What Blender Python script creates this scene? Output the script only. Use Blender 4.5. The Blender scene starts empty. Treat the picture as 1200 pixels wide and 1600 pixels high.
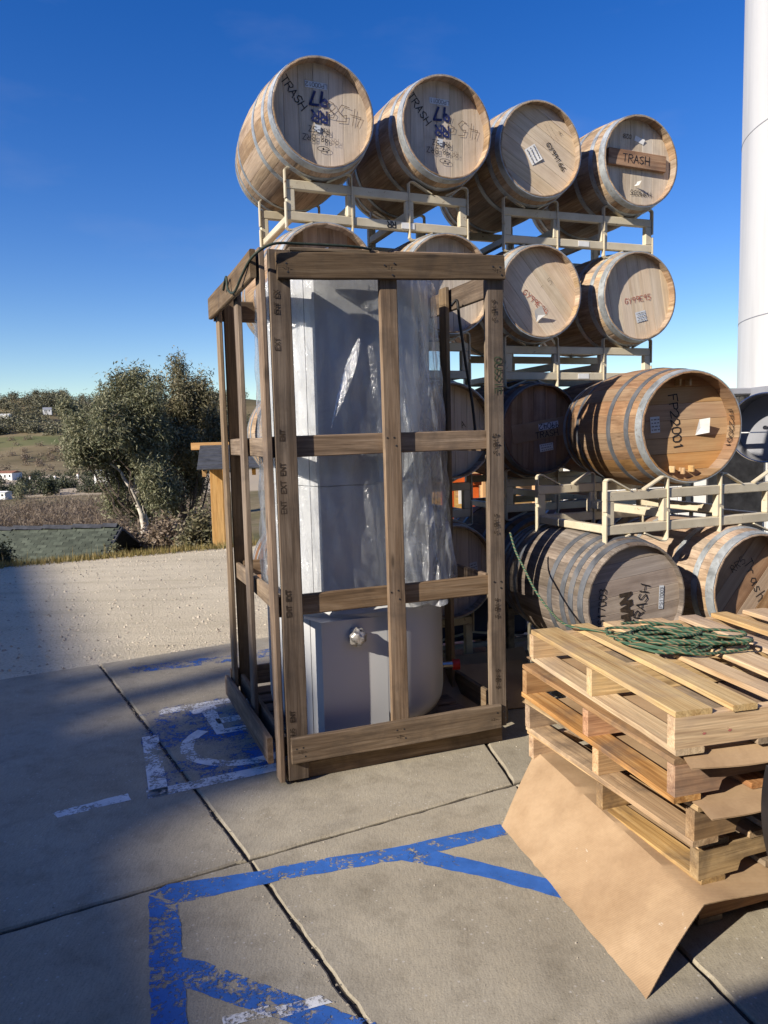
import bpy, math, random
import numpy as np
from mathutils import Vector, Matrix, Quaternion
R = math.radians
random.seed(7)
S = bpy.context.scene
COL = S.collection

# ------------------------------------------------------------------ camera
F, PITCH, ROLL, EYE = 1170.0, R(5.72), R(-1.46), 1.6
cp, sp, cr, sr = math.cos(PITCH), math.sin(PITCH), math.cos(ROLL), math.sin(ROLL)
UPV, FWD, XV = Vector((0, sp, cp)), Vector((0, cp, -sp)), Vector((1, 0, 0))
cam = bpy.data.cameras.new('camera'); camo = bpy.data.objects.new('camera', cam); COL.objects.link(camo)
rt, up = XV*cr + UPV*sr, -XV*sr + UPV*cr
m = Matrix((rt, up, -FWD)).transposed().to_4x4(); m.translation = (0, 0, EYE)
camo.matrix_world = m
cam.sensor_fit = 'VERTICAL'; cam.sensor_height = 24; cam.lens = F/1600*24
cam.clip_end = 9000; cam.clip_start = 0.05
S.camera = camo
# ------------------------------------------------------------------ sky, sun, exposure
SUN_EL, SUN_AZ = R(28), R(50.5)           # azimuth: left of straight behind the camera
sunv = Vector((-math.sin(SUN_AZ)*math.cos(SUN_EL), -math.cos(SUN_AZ)*math.cos(SUN_EL), math.sin(SUN_EL)))
W = bpy.data.worlds.new('World'); S.world = W; W.use_nodes = True
wn, wl = W.node_tree.nodes, W.node_tree.links
bg = wn['Background']; sky = wn.new('ShaderNodeTexSky'); sky.sky_type = 'NISHITA'; sky.sun_disc = False
sky.sun_elevation = SUN_EL; sky.sun_rotation = math.atan2(sunv.x, sunv.y) % (2*math.pi)
sky.air_density = 1.0; sky.dust_density = 0.25; sky.ozone_density = 2.2; sky.altitude = 300
wtc = wn.new('ShaderNodeTexCoord'); wmp = wn.new('ShaderNodeMapping'); wmp.inputs['Scale'].default_value = (1.1, 1.1, 3.2)
wmp.inputs['Location'].default_value = (3.3, 1.7, 0.4)
wno = wn.new('ShaderNodeTexNoise'); wno.inputs['Scale'].default_value = 2.2; wno.inputs['Detail'].default_value = 6; wno.inputs['Roughness'].default_value = .55
wrm = wn.new('ShaderNodeMapRange'); wrm.inputs[1].default_value = .55; wrm.inputs[2].default_value = .85; wrm.inputs[4].default_value = .14
wmx = wn.new('ShaderNodeMixRGB'); wmx.inputs[2].default_value = (4.4, 4.5, 5.6, 1)
wl.new(wtc.outputs['Generated'], wmp.inputs[0]); wl.new(wmp.outputs[0], wno.inputs[0]); wl.new(wno.outputs[0], wrm.inputs[0])
whs = wn.new('ShaderNodeHueSaturation'); whs.inputs['Saturation'].default_value = 1.42; whs.inputs['Hue'].default_value = .520; whs.inputs['Value'].default_value = 1.2
wl.new(sky.outputs[0], whs.inputs['Color'])
wl.new(wrm.outputs[0], wmx.inputs[0]); wl.new(whs.outputs[0], wmx.inputs[1]); wl.new(wmx.outputs[0], bg.inputs[0])
bg.inputs[1].default_value = 0.075
sl = bpy.data.lights.new('sun', 'SUN'); sl.energy = 5.0; sl.angle = R(.53); sl.color = (1, .91, .78)
so = bpy.data.objects.new('sun', sl); so.rotation_mode = 'QUATERNION'; so.rotation_quaternion = sunv.to_track_quat('Z', 'Y'); COL.objects.link(so)
S.view_settings.view_transform = 'Standard'; S.view_settings.look = 'None'; S.view_settings.gamma = 1
S.view_settings.exposure = 0.76
S.render.engine = 'CYCLES'
try:
    S.cycles.transparent_max_bounces = 24; S.cycles.max_bounces = 8
except Exception: pass

# ------------------------------------------------------------------ helpers
def ray(px, py):
    X, U = (px-600)/F, (800-py)/F
    x, u = X*cr - U*sr, X*sr + U*cr
    return Vector((x, cp+u*sp, -sp+u*cp))
def gz(px, py, z=0.0):
    d = ray(px, py); t = (z-EYE)/d.z; return Vector((0, 0, EYE)) + d*t
def gy(px, py, Y):
    d = ray(px, py); return Vector((0, 0, EYE)) + d*(Y/d.y)

def tag(o, label=None, cat=None, group=None, kind=None):
    if label: o['label'] = label
    if cat: o['category'] = cat
    if group: o['group'] = group
    if kind: o['kind'] = kind
    return o
def empty(name, loc=(0, 0, 0), rz=0.0, label=None, cat=None, group=None):
    o = bpy.data.objects.new(name, None); o.empty_display_size = .1; COL.objects.link(o)
    o.location = loc; o.rotation_euler = (0, 0, rz)
    return tag(o, label, cat, group)
def link(name, me, mat=None, parent=None, M=None):
    o = bpy.data.objects.new(name, me); COL.objects.link(o)
    if mat is not None and len(me.materials) == 0: me.materials.append(mat)
    elif mat is not None and me.materials[0] is not mat:
        o.material_slots[0].link = 'OBJECT'; o.material_slots[0].material = mat
    if parent: o.parent = parent
    if M is not None: o.matrix_local = M
    return o
class MB:
    def __init__(s): s.v = []; s.f = []
    def add(s, vs, fs):
        n = len(s.v); s.v += [tuple(v) for v in vs]; s.f += [tuple(i+n for i in f) for f in fs]; return s
    def box(s, c, d, ch=0.0, M=None):
        vs, fs = cbox(d, ch)
        c = Vector(c)
        vs = [(M @ Vector(v) if M else Vector(v)) + c for v in vs]
        return s.add(vs, fs)
    def tube(s, pts, rad, n=8, closed=False, cap=True):
        pts = [Vector(p) for p in pts]; k = len(pts)
        rads = rad if isinstance(rad, (list, tuple)) else [rad]*k
        vs = []; nrm = None
        for i, p in enumerate(pts):
            a = pts[(i-1) % k] if (i > 0 or closed) else p
            b = pts[(i+1) % k] if (i < k-1 or closed) else p
            t = (b-a).normalized() if (b-a).length > 1e-9 else Vector((0, 0, 1))
            if nrm is None:
                nrm = t.orthogonal().normalized()
            nrm = (nrm - t*nrm.dot(t))
            nrm = nrm.normalized() if nrm.length > 1e-6 else t.orthogonal().normalized()
            bi = t.cross(nrm)
            for j in range(n):
                q = 2*math.pi*j/n
                vs.append(p + (nrm*math.cos(q)+bi*math.sin(q))*rads[i])
        fs = []
        for i in range(k if closed else k-1):
            for j in range(n):
                i2 = (i+1) % k
                fs.append((i*n+j, i*n+(j+1) % n, i2*n+(j+1) % n, i2*n+j))
        if cap and not closed:
            fs.append(tuple(range(n-1, -1, -1))); fs.append(tuple((k-1)*n+j for j in range(n)))
        return s.add(vs, fs)
    def lathe(s, prof, n=48, close=False):       # prof list of (r,z), about Z
        vs = []; k = len(prof)
        for r_, z in prof:
            for j in range(n):
                q = 2*math.pi*j/n; vs.append((r_*math.cos(q), r_*math.sin(q), z))
        fs = []
        for i in range(k if close else k-1):
            i2 = (i+1) % k
            for j in range(n):
                fs.append((i*n+j, i*n+(j+1) % n, i2*n+(j+1) % n, i2*n+j))
        return s.add(vs, fs)
    def bar(s, a, b, w, t, nrm=(0, 0, 1), ch=0.002):      # box along a->b, width w (perp to nrm), thick t along nrm
        a, b = Vector(a), Vector(b); M = frame(a, b, nrm)
        return s.box((a+b)/2, ((b-a).length, w, t), ch, M)
    def mesh(s, name, smooth=False, sharp=None):
        me = bpy.data.meshes.new(name); me.from_pydata(s.v, [], s.f); me.update()
        if smooth:
            me.polygons.foreach_set('use_smooth', [True]*len(me.polygons))
            if sharp: me.set_sharp_from_angle(angle=R(sharp))
        return me
    def build(s, name, mat, parent=None, smooth=False, sharp=35, M=None):
        return link(name, s.mesh(name, smooth, sharp), mat, parent, M)
def frame(a, b, nrm):
    x = (Vector(b)-Vector(a)).normalized(); z = Vector(nrm); z = (z - x*z.dot(x))
    z = z.normalized() if z.length > 1e-6 else x.orthogonal().normalized()
    y = z.cross(x)
    return Matrix((x, y, z)).transposed()
def cbox(d, ch=0.0):
    hx, hy, hz = d[0]/2, d[1]/2, d[2]/2
    if ch <= 0:
        vs = [(sx*hx, sy*hy, sz*hz) for sx in (-1, 1) for sy in (-1, 1) for sz in (-1, 1)]
        return vs, [(0, 1, 3, 2), (4, 6, 7, 5), (0, 4, 5, 1), (2, 3, 7, 6), (0, 2, 6, 4), (1, 5, 7, 3)]
    c = min(ch, hx*.9, hy*.9, hz*.9)
    vs = []; idx = {}
    for sx in (-1, 1):
        for sy in (-1, 1):
            for sz in (-1, 1):
                for ax in range(3):
                    v = [sx*(hx-c), sy*(hy-c), sz*(hz-c)]; v[ax] = (sx*hx, sy*hy, sz*hz)[ax]
                    idx[(sx, sy, sz, ax)] = len(vs); vs.append(tuple(v))
    fs = []
    def quad(k4, flip):
        fs.append(tuple(reversed(k4)) if flip else tuple(k4))
    for ax in range(3):
        o1, o2 = (ax+1) % 3, (ax+2) % 3
        for sg in (-1, 1):
            q = []
            for a, b in ((-1, -1), (1, -1), (1, 1), (-1, 1)):
                s_ = [0, 0, 0]; s_[ax] = sg; s_[o1] = a; s_[o2] = b
                q.append(idx[(*s_, ax)])
            quad(q, sg < 0)
    for ax in range(3):                      # edges parallel to ax
        o1, o2 = (ax+1) % 3, (ax+2) % 3
        for a in (-1, 1):
            for b in (-1, 1):
                def k(sa, which):
                    s_ = [0, 0, 0]; s_[ax] = sa; s_[o1] = a; s_[o2] = b; return idx[(*s_, which)]
                quad([k(-1, o1), k(1, o1), k(1, o2), k(-1, o2)], a*b > 0)
    for sx in (-1, 1):
        for sy in (-1, 1):
            for sz in (-1, 1):
                t = [idx[(sx, sy, sz, 0)], idx[(sx, sy, sz, 1)], idx[(sx, sy, sz, 2)]]
                quad(t, sx*sy*sz < 0)
    return vs, fs
_bc = {}; _bn = [0]
def board(name, a, b, w, t, nrm, mat, parent=None, ch=.003, warp=0.0):
    """a board: one mesh, long axis local X, thickness local Z along nrm; a and b are the centres of its ends"""
    a, b = Vector(a), Vector(b); L = (b-a).length
    key = (round(L, 3), round(w, 3), round(t, 3), ch, _bn[0] % 5, mat.name); _bn[0] += 1
    if key not in _bc:
        g_ = random.Random(str(key)); K = 5; mb = MB(); am = .0022 if 'crate' in mat.name else .0035; ph_ = g_.random()*6; bow = g_.uniform(-1, 1)*min(.004, L*.004)
        for i in range(K+1):
            u = i/K; x = (u-.5)*L+(g_.uniform(-.002, .002) if i in (0, K) else 0); hy_, hz_ = w/2+g_.uniform(-am, am*.3), t/2+g_.uniform(-.0008, .0004)
            hy2 = w/2+g_.uniform(-am, am*.3); oz = bow*math.sin(math.pi*u); e_ = .0015 if i in (0, K) else 0; c = ch*g_.uniform(.6, 1.5)
            for y_, z_ in ((-hy_+c, -hz_), (hy2-c, -hz_), (hy2, -hz_+c), (hy2, hz_-c), (hy2-c, hz_), (-hy_+c, hz_), (-hy_, hz_-c), (-hy_, -hz_+c)):
                mb.v.append((x, y_*(1-e_*6), z_+oz))
        for i in range(K):
            for k in range(8): mb.f.append((i*8+k, (i+1)*8+k, (i+1)*8+(k+1) % 8, i*8+(k+1) % 8)[::-1])
        mb.f.append(tuple(range(7, -1, -1))); mb.f.append(tuple(K*8+k for k in range(8)))
        me = mb.mesh(name); me.materials.append(mat); _bc[key] = me
    M = frame(a, b, nrm).to_4x4(); M.translation = (a+b)/2
    return link(name, _bc[key], mat, parent, M)

# ------------------------------------------------------------------ materials
class NT:
    def __init__(s, name):
        s.m = bpy.data.materials.new(name); s.m.use_nodes = True
        s.n, s.l = s.m.node_tree.nodes, s.m.node_tree.links; s.b = s.n['Principled BSDF']; s.out = s.n['Material Output']
    def new(s, t, **kw):
        n = s.n.new('ShaderNode'+t)
        for k, v in kw.items():
            if k in n.inputs.keys(): n.inputs[k].default_value = v
            else: setattr(n, k, v)
        return n
    def mapping(s, src, scale=(1, 1, 1), rot=(0, 0, 0), loc=(0, 0, 0)):
        mp = s.new('Mapping'); mp.inputs['Scale'].default_value = scale; mp.inputs['Rotation'].default_value = rot; mp.inputs['Location'].default_value = loc
        s.l.new(src, mp.inputs[0]); return mp.outputs[0]
    def noise(s, vec, scale, detail=4, rough=.55, dist=0.0):
        n = s.new('TexNoise'); n.inputs['Scale'].default_value = scale; n.inputs['Detail'].default_value = detail
        n.inputs['Roughness'].default_value = rough; n.inputs['Distortion'].default_value = dist
        if vec is not None: s.l.new(vec, n.inputs['Vector'])
        return n.outputs['Fac']
    def ramp(s, fac, stops):
        r = s.new('ValToRGB'); e = r.color_ramp.elements
        while len(e) > len(stops): e.remove(e[-1])
        while len(e) < len(stops): e.new(.5)
        for q, (p, c) in zip(e, stops):
            q.position = p; q.color = c if len(c) == 4 else (*c, 1)
        s.l.new(fac, r.inputs[0]); return r.outputs[0]
    def maprange(s, fac, a, b, c=0.0, d=1.0):
        r = s.new('MapRange'); s.l.new(fac, r.inputs[0])
        for i, v in enumerate((a, b, c, d)): r.inputs[i+1].default_value = v
        return r.outputs[0]
    def mix(s, fac, a, b, mode='MIX'):
        r = s.new('MixRGB'); r.blend_type = mode
        for i, v in enumerate((fac, a, b)):
            if isinstance(v, (int, float)): r.inputs[i].default_value = v
            elif isinstance(v, tuple): r.inputs[i].default_value = v if len(v) == 4 else (*v, 1)
            else: s.l.new(v, r.inputs[i])
        return r.outputs[0]
    def math(s, op, a, b=0.0):
        r = s.new('Math'); r.operation = op
        for i, v in enumerate((a, b)):
            if isinstance(v, (int, float)): r.inputs[i].default_value = v
            else: s.l.new(v, r.inputs[i])
        return r.outputs[0]
    def bump(s, h, strength=.3, dist=.01):
        b = s.new('Bump'); b.inputs['Strength'].default_value = strength; b.inputs['Distance'].default_value = dist
        s.l.new(h, b.inputs['Height']); s.l.new(b.outputs[0], s.b.inputs['Normal'])
    def set(s, col=None, rough=None, metal=None, spec=None):
        for v, k in ((col, 'Base Color'), (rough, 'Roughness'), (metal, 'Metallic'), (spec, 'Specular IOR Level')):
            if v is None: continue
            if isinstance(v, (int, float)): s.b.inputs[k].default_value = v
            elif isinstance(v, tuple): s.b.inputs[k].default_value = (*v, 1) if len(v) == 3 else v
            else: s.l.new(v, s.b.inputs[k])
        return s.m
    def rnd(s):
        oi = s.new('ObjectInfo'); return oi.outputs['Random']
    def objvec(s, amt=40.0):
        tc = s.new('TexCoord'); ad = s.new('VectorMath'); ad.operation = 'ADD'
        cb = s.new('CombineXYZ'); r_ = s.math('MULTIPLY', s.rnd(), amt)
        for i in range(3): s.l.new(r_, cb.inputs[i])
        s.l.new(tc.outputs['Object'], ad.inputs[0]); s.l.new(cb.outputs[0], ad.inputs[1]); return ad.outputs[0]

def wood(name, dark, mid, light, axis=0, grain=16, val=.22, stain=None, stain_amt=.5, rough=.78, knots=True, bump=.35, fib=150, con=1.0):
    t = NT(name); v = t.objvec()
    sc = [grain]*3; sc[axis] = grain*.07
    g = t.noise(t.mapping(v, tuple(sc)), 1.0, 5, .6, 1.3)
    sf = [fib]*3; sf[axis] = fib*.035
    f = t.noise(t.mapping(v, tuple(sf)), 1.0, 3, .6)
    sw = [grain*3.2]*3; sw[axis] = grain*.09
    rg = t.noise(t.mapping(v, tuple(sw)), 1.0, 2, .5, 2.5)
    c = t.ramp(g, [(.28, dark), (.48, mid), (.72, light)])
    c = t.mix(.55*con, c, t.ramp(rg, [(.35, (.55, .5, .45)), (.55, (1, 1, 1)), (.75, (1.0, .98, .95))]), 'MULTIPLY')
    c = t.mix(.5*con, c, t.ramp(f, [(.3, (.5, .5, .5)), (.6, (1, 1, 1))]), 'MULTIPLY')
    if knots:
        sk = [9.0]*3; sk[axis] = 2.6
        vo = t.new('TexVoronoi'); vo.inputs['Scale'].default_value = 1.0; t.l.new(t.mapping(v, tuple(sk)), vo.inputs['Vector'])
        k = t.maprange(vo.outputs['Distance'], .05, .13, 1, 0)
        c = t.mix(t.math('MULTIPLY', k, .75), c, tuple(x*.45 for x in dark))
    if stain:
        sn = t.noise(v, 3.2, 6, .65, .4)
        c = t.mix(t.math('MULTIPLY', t.maprange(sn, .48, .66), stain_amt), c, stain)
    hs = t.new('HueSaturation'); t.l.new(c, hs.inputs['Color'])
    t.l.new(t.maprange(t.rnd(), 0, 1, 1-val, 1+val), hs.inputs['Value'])
    r2 = t.math('FRACT', t.math('MULTIPLY', t.rnd(), 7.31)); t.l.new(t.maprange(r2, 0, 1, .490, .503), hs.inputs['Hue'])
    r3 = t.math('FRACT', t.math('MULTIPLY', t.rnd(), 13.7)); t.l.new(t.maprange(r3, 0, 1, .8, 1.15), hs.inputs['Saturation'])
    t.bump(t.math('ADD', t.math('MULTIPLY', f, .6), t.math('MULTIPLY', rg, .4)), bump, .004)
    return t.set(hs.outputs[0], rough, spec=.25)
def plain(name, col, rough=.6, metal=0.0, nz=.12, scale=20, bump=0.0, spec=.4):
    t = NT(name); v = t.objvec()
    n_ = t.noise(v, scale, 5, .6)
    c = t.mix(1.0, tuple(col), t.ramp(n_, [(.3, (1-nz*2,)*3), (.7, (1+nz*.3,)*3)]), 'MULTIPLY')
    if bump: t.bump(n_, bump, .004)
    return t.set(c, rough, metal, spec)

M = {}
M['crate'] = wood('crate_lumber', (.10, .07, .042), (.19, .137, .085), (.28, .215, .145), 0, 18, .33, stain=(.07, .055, .042), stain_amt=.7)
M['pine'] = wood('pallet_pine', (.40, .245, .105), (.58, .40, .19), (.68, .505, .27), 0, 17, .15, stain=(.33, .235, .155), stain_amt=.6)
M['pine_old'] = wood('old_pallet_wood', (.22, .105, .042), (.38, .21, .09), (.50, .32, .16), 0, 16, .25, stain=(.10, .075, .06), stain_amt=.7)
M['pine_grey'] = wood('weathered_pallet_wood', (.14, .105, .075), (.26, .205, .15), (.36, .29, .22), 0, 16, .2, stain=(.08, .065, .05), stain_amt=.7)
M['pine_dirty'] = wood('dirty_pallet_pine', (.27, .165, .075), (.44, .295, .145), (.56, .40, .22), 0, 15, .22, stain=(.10, .075, .055), stain_amt=.8)
M['oak'] = wood('barrel_oak', (.24, .165, .10), (.39, .285, .185), (.50, .385, .265), 1, 14, .16, stain=(.16, .115, .08), stain_amt=.6, knots=False)
M['oak_dark'] = wood('barrel_oak_dark', (.12, .065, .033), (.22, .13, .068), (.31, .20, .115), 1, 14, .2, stain=(.07, .045, .03), stain_amt=.6, knots=False)
M['oak_honey'] = wood('barrel_oak_honey', (.18, .105, .052), (.28, .175, .09), (.36, .24, .13), 1, 12, .1, stain=(.18, .09, .04), stain_amt=.4, knots=False)
M['oak_grey'] = wood('barrel_oak_grey', (.115, .092, .072), (.205, .17, .138), (.30, .255, .21), 1, 15, .2, stain=(.07, .055, .045), stain_amt=.6, knots=False)
M['head'] = wood('head_oak', (.50, .40, .275), (.62, .51, .365), (.70, .585, .435), 2, 12, .05, stain=(.36, .24, .15), stain_amt=.35, knots=False, bump=.2, con=.45)
M['head_grey'] = wood('head_grey_oak', (.46, .39, .295), (.58, .50, .39), (.66, .575, .46), 2, 12, .05, stain=(.25, .19, .14), stain_amt=.4, knots=False, bump=.2, con=.45)
M['head_honey'] = wood('head_honey_oak', (.30, .175, .075), (.43, .265, .12), (.51, .335, .165), 2, 10, .07, stain=(.38, .16, .06), stain_amt=.4, knots=False, bump=.15, con=.45)
M['head_dark'] = wood('head_brown_oak', (.20, .12, .06), (.33, .21, .115), (.42, .29, .17), 2, 12, .14, stain=(.13, .075, .04), stain_amt=.5, knots=False, bump=.2, con=.45)
M['head_old'] = wood('head_old_grey_oak', (.22, .18, .145), (.34, .285, .235), (.43, .37, .31), 2, 14, .09, stain=(.16, .125, .10), stain_amt=.5, knots=False, bump=.3, con=.45)
M['timber'] = wood('kiosk_timber', (.40, .22, .08), (.54, .325, .125), (.62, .41, .18), 0, 12, .08, knots=False)

def steel_hoop():
    t = NT('galvanised_hoop'); v = t.objvec(9)
    a = t.noise(t.mapping(v, (1, 1, 1)), 9, 6, .65, .5); b = t.noise(v, 60, 3, .6)
    c = t.ramp(a, [(.3, (.20, .215, .225)), (.5, (.38, .41, .43)), (.7, (.50, .53, .54))])
    c = t.mix(t.maprange(b, .58, .75), c, (.22, .17, .12))
    t.bump(b, .1, .002)
    return t.set(c, t.maprange(a, .3, .7, .42, .62), .55)
M['hoop'] = steel_hoop()
def dark_hoop():
    t = NT('dark_hoop'); v = t.objvec(9); a = t.noise(v, 12, 5, .6)
    return t.set(t.ramp(a, [(.3, (.07, .075, .085)), (.6, (.15, .16, .18)), (.8, (.2, .17, .14))]), .55, .4)
M['hoop_dark'] = dark_hoop()
def rack_paint():
    t = NT('cream_rack_paint'); v = t.objvec(20)
    a = t.noise(v, 7, 5, .6); b = t.noise(v, 34, 5, .7, .8)
    c = t.ramp(a, [(.3, (.44, .38, .27)), (.7, (.58, .52, .39))])
    c = t.mix(t.maprange(b, .63, .70), c, (.16, .075, .03))
    t.bump(b, .08, .002)
    return t.set(c, .5, 0, .4)
M['rack'] = rack_paint()
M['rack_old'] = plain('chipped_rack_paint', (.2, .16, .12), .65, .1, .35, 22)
M['ink'] = plain('black_marker', (.018, .016, .018), .6, 0, .3, 60)
M['pencil'] = plain('pencil', (.16, .11, .085), .7, 0, .3, 60)
M['blueink'] = plain('blue_stencil', (.02, .03, .13), .6, 0, .35, 50)
M['redink'] = plain('red_marker', (.42, .07, .045), .6, 0, .3, 60)
M['stamp'] = plain('lumber_stamp', (.055, .035, .02), .8, 0, .4, 50)
M['greenstamp'] = plain('green_lumber_stamp', (.05, .075, .04), .8, 0, .4, 50)
M['paper'] = plain('white_paper', (.74, .74, .72), .6, 0, .06, 30)
M['papertext'] = plain('grey_print', (.2, .2, .21), .7, 0, .2, 40)
M['tape'] = plain('grey_label_tape', (.60, .63, .66), .4, 0, .06, 30)

# cardboard
def cardboard():
    t = NT('cardboard'); v = t.objvec(10); a = t.noise(v, 2.5, 5, .6); b = t.noise(v, 90, 2, .5)
    tc = t.new('TexCoord'); w = t.new('TexWave'); w.inputs['Scale'].default_value = 42; w.inputs['Distortion'].default_value = .3; w.bands_direction = 'Y'
    t.l.new(tc.outputs['Object'], w.inputs['Vector'])
    c = t.ramp(a, [(.3, (.30, .195, .11)), (.55, (.37, .255, .15)), (.75, (.42, .30, .185))])
    c = t.mix(.12, c, t.ramp(b, [(.3, (.5, .5, .5)), (.7, (1, 1, 1))]), 'MULTIPLY')
    s_ = t.noise(v, 1.1, 4, .6); c = t.mix(t.math('MULTIPLY', t.maprange(s_, .6, .7), .5), c, (.30, .17, .085))
    pe = t.noise(v, 9, 6, .7, 1.0); c = t.mix(t.maprange(pe, .70, .73), c, (.52, .45, .36))
    du = t.noise(v, 5, 5, .7); c = t.mix(.45, c, t.ramp(du, [(.3, (.72, .70, .68)), (.6, (1.05, 1.05, 1.05))]), 'MULTIPLY')
    dn = t.noise(v, 3.5, 3, .5)
    t.bump(t.math('ADD', t.math('MULTIPLY', w.outputs['Fac'], .12), t.math('MULTIPLY', dn, 2.0)), .35, .006)
    return t.set(c, .8, spec=.2)
M['card'] = cardboard()

def concrete():
    t = NT('concrete'); tc = t.new('TexCoord'); v = tc.outputs['Object']
    a = t.noise(v, .9, 6, .6, .3); b = t.noise(v, 7, 6, .65); f = t.noise(t.mapping(v, (140, 25, 30), (0, 0, R(28))), 1, 3, .6); s_ = t.noise(v, 150, 3, .6)
    c = t.ramp(a, [(.3, (.245, .218, .165)), (.5, (.325, .29, .222)), (.7, (.385, .35, .275))])
    c = t.mix(.75, c, t.ramp(b, [(.25, (.62, .60, .57)), (.5, (1, 1, 1)), (.75, (1.12, 1.1, 1.06))]), 'MULTIPLY')
    c = t.mix(.45, c, t.ramp(f, [(.3, (.6, .6, .6)), (.6, (1, 1, 1))]), 'MULTIPLY')
    c = t.mix(.6, c, t.ramp(s_, [(.25, (.5, .48, .46)), (.45, (1, 1, 1)), (.72, (1.2, 1.17, 1.12))]), 'MULTIPLY')
    d = t.noise(v, 2.3, 5, .7, .8); c = t.mix(t.math('MULTIPLY', t.maprange(d, .6, .72), .35), c, (.15, .135, .115))
    vo = t.new('TexVoronoi'); vo.inputs['Scale'].default_value = 34; t.l.new(v, vo.inputs['Vector'])
    sel = t.math('GREATER_THAN', t.noise(v, 5, 2), .52)
    pit = t.math('MULTIPLY', t.maprange(vo.outputs['Distance'], .1, .18, 1, 0), sel)
    c = t.mix(t.math('MULTIPLY', pit, .7), c, (.44, .41, .36))
    t.bump(t.math('ADD', t.math('ADD', t.math('MULTIPLY', s_, .5), t.math('MULTIPLY', b, .9)), t.math('MULTIPLY', f, .3)), .45, .006)
    return t.set(c, .85, spec=.25)
M['concrete'] = concrete()
M['joint'] = plain('joint_dirt', (.07, .058, .045), .95, 0, .4, 60, .5)

def paint(name, col, wear, sc=9):
    t = NT(name); tc = t.new('TexCoord'); v = tc.outputs['Object']
    a = t.noise(v, sc, 8, .72, .5); b = t.noise(v, 70, 4, .7); c3 = t.noise(v, 2.2, 3, .5)
    msk = t.math('ADD', t.math('ADD', t.math('MULTIPLY', a, .6), t.math('MULTIPLY', b, .4)), t.math('MULTIPLY', c3, .35))
    k = t.maprange(msk, wear-.01, wear+.06, .0, .96)
    c = t.mix(1.0, tuple(col), t.ramp(t.noise(v, 14, 5, .6), [(.3, (.75, .75, .75)), (.7, (1.1, 1.1, 1.1))]), 'MULTIPLY')
    t.set(c, .65, spec=.3)
    tr = t.new('BsdfTransparent'); mx = t.new('MixShader')
    t.l.new(k, mx.inputs[0]); t.l.new(tr.outputs[0], mx.inputs[1]); t.l.new(t.b.outputs[0], mx.inputs[2]); t.l.new(mx.outputs[0], t.out.inputs['Surface'])
    return t.m
M['blue'] = paint('blue_paint', (.036, .13, .43), .60, 16)
M['blue_worn'] = paint('worn_blue_paint', (.036, .12, .38), .685)
M['white_worn'] = paint('worn_white_paint', (.72, .72, .71), .625, 7)

def terrain_mat():
    t = NT('terrain'); tc = t.new('TexCoord'); v = tc.outputs['Object']
    sep = t.new('SeparateXYZ'); t.l.new(v, sep.inputs[0]); y = sep.outputs[1]
    # gravel
    a = t.noise(v, .7, 5, .6); b = t.noise(v, 45, 4, .7); tr_ = t.noise(t.mapping(v, (.5, 4, 1), (0, 0, R(-25))), 1, 5, .65, .7)
    g = t.ramp(a, [(.3, (.46, .40, .29)), (.7, (.60, .53, .395))])
    g = t.mix(.7, g, t.ramp(b, [(.25, (.45, .43, .4)), (.5, (1, 1, 1)), (.8, (1.25, 1.22, 1.2))]), 'MULTIPLY')
    g = t.mix(.4, g, t.ramp(tr_, [(.33, (.62, .6, .57)), (.52, (1, 1, 1))]), 'MULTIPLY')
    # grassland
    n1 = t.noise(v, .035, 6, .6, .5); n2 = t.noise(v, .6, 5, .65)
    gr = t.ramp(n1, [(.3, (.075, .085, .03)), (.45, (.15, .125, .06)), (.6, (.21, .165, .095)), (.75, (.11, .115, .04))])
    gr = t.mix(.7, gr, t.ramp(n2, [(.3, (.5, .5, .5)), (.7, (1.2, 1.2, 1.2))]), 'MULTIPLY')
    hl = t.noise(v, .0065, 6, .62, .4)
    hills = t.ramp(hl, [(.34, (.045, .055, .02)), (.48, (.12, .095, .05)), (.58, (.19, .15, .085)), (.72, (.07, .085, .028))])
    far = t.maprange(y, 250, 420); gr = t.mix(far, gr, hills)
    yard = t.math('MULTIPLY', t.maprange(y, 195, 200), t.maprange(y, 330, 345, 1, 0)); gr = t.mix(t.math('MULTIPLY', yard, .85), gr, (.40, .33, .24))
    irr = t.math('MULTIPLY', t.maprange(y, 520, 526), t.maprange(y, 570, 580, 1, 0)); gr = t.mix(t.math('MULTIPLY', irr, .5), gr, (.07, .10, .03))
    w = t.noise(v, .25, 3); edge = t.math('ADD', y, t.math('MULTIPLY', w, 1.0))
    # the gravel edge runs at a slant: y - .45 x
    sl_ = t.math('SUBTRACT', edge, t.math('MULTIPLY', t.math('MINIMUM', sep.outputs[0], 0.0), .47))
    k = t.maprange(sl_, 13.0, 13.4)
    c = t.mix(k, g, gr)
    t.bump(t.math('ADD', b, t.math('MULTIPLY', tr_, .5)), .6, .03)
    return t.set(c, .95, spec=.15)
M['terrain'] = terrain_mat()
M['stone'] = plain('pebbles', (.50, .44, .35), .9, 0, .3, 12)
def leaf(name, c1, c2, trans=.25):
    t = NT(name); g = t.new('NewGeometry'); 
    c = t.ramp(g.outputs['Random Per Island'], [(.0, c1), (1.0, c2)])
    t.set(c, .55, spec=.35)
    tl = t.new('BsdfTranslucent'); mx = t.new('MixShader'); mx.inputs[0].default_value = trans
    t.l.new(c, tl.inputs[0]); t.l.new(t.b.outputs[0], mx.inputs[1]); t.l.new(tl.outputs[0], mx.inputs[2]); t.l.new(mx.outputs[0], t.out.inputs['Surface'])
    return t.m
M['leaf'] = leaf('eucalyptus_leaves', (.09, .105, .052), (.27, .255, .155))
M['leaf2'] = leaf('brown_green_leaves', (.085, .09, .045), (.24, .205, .12))
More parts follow.
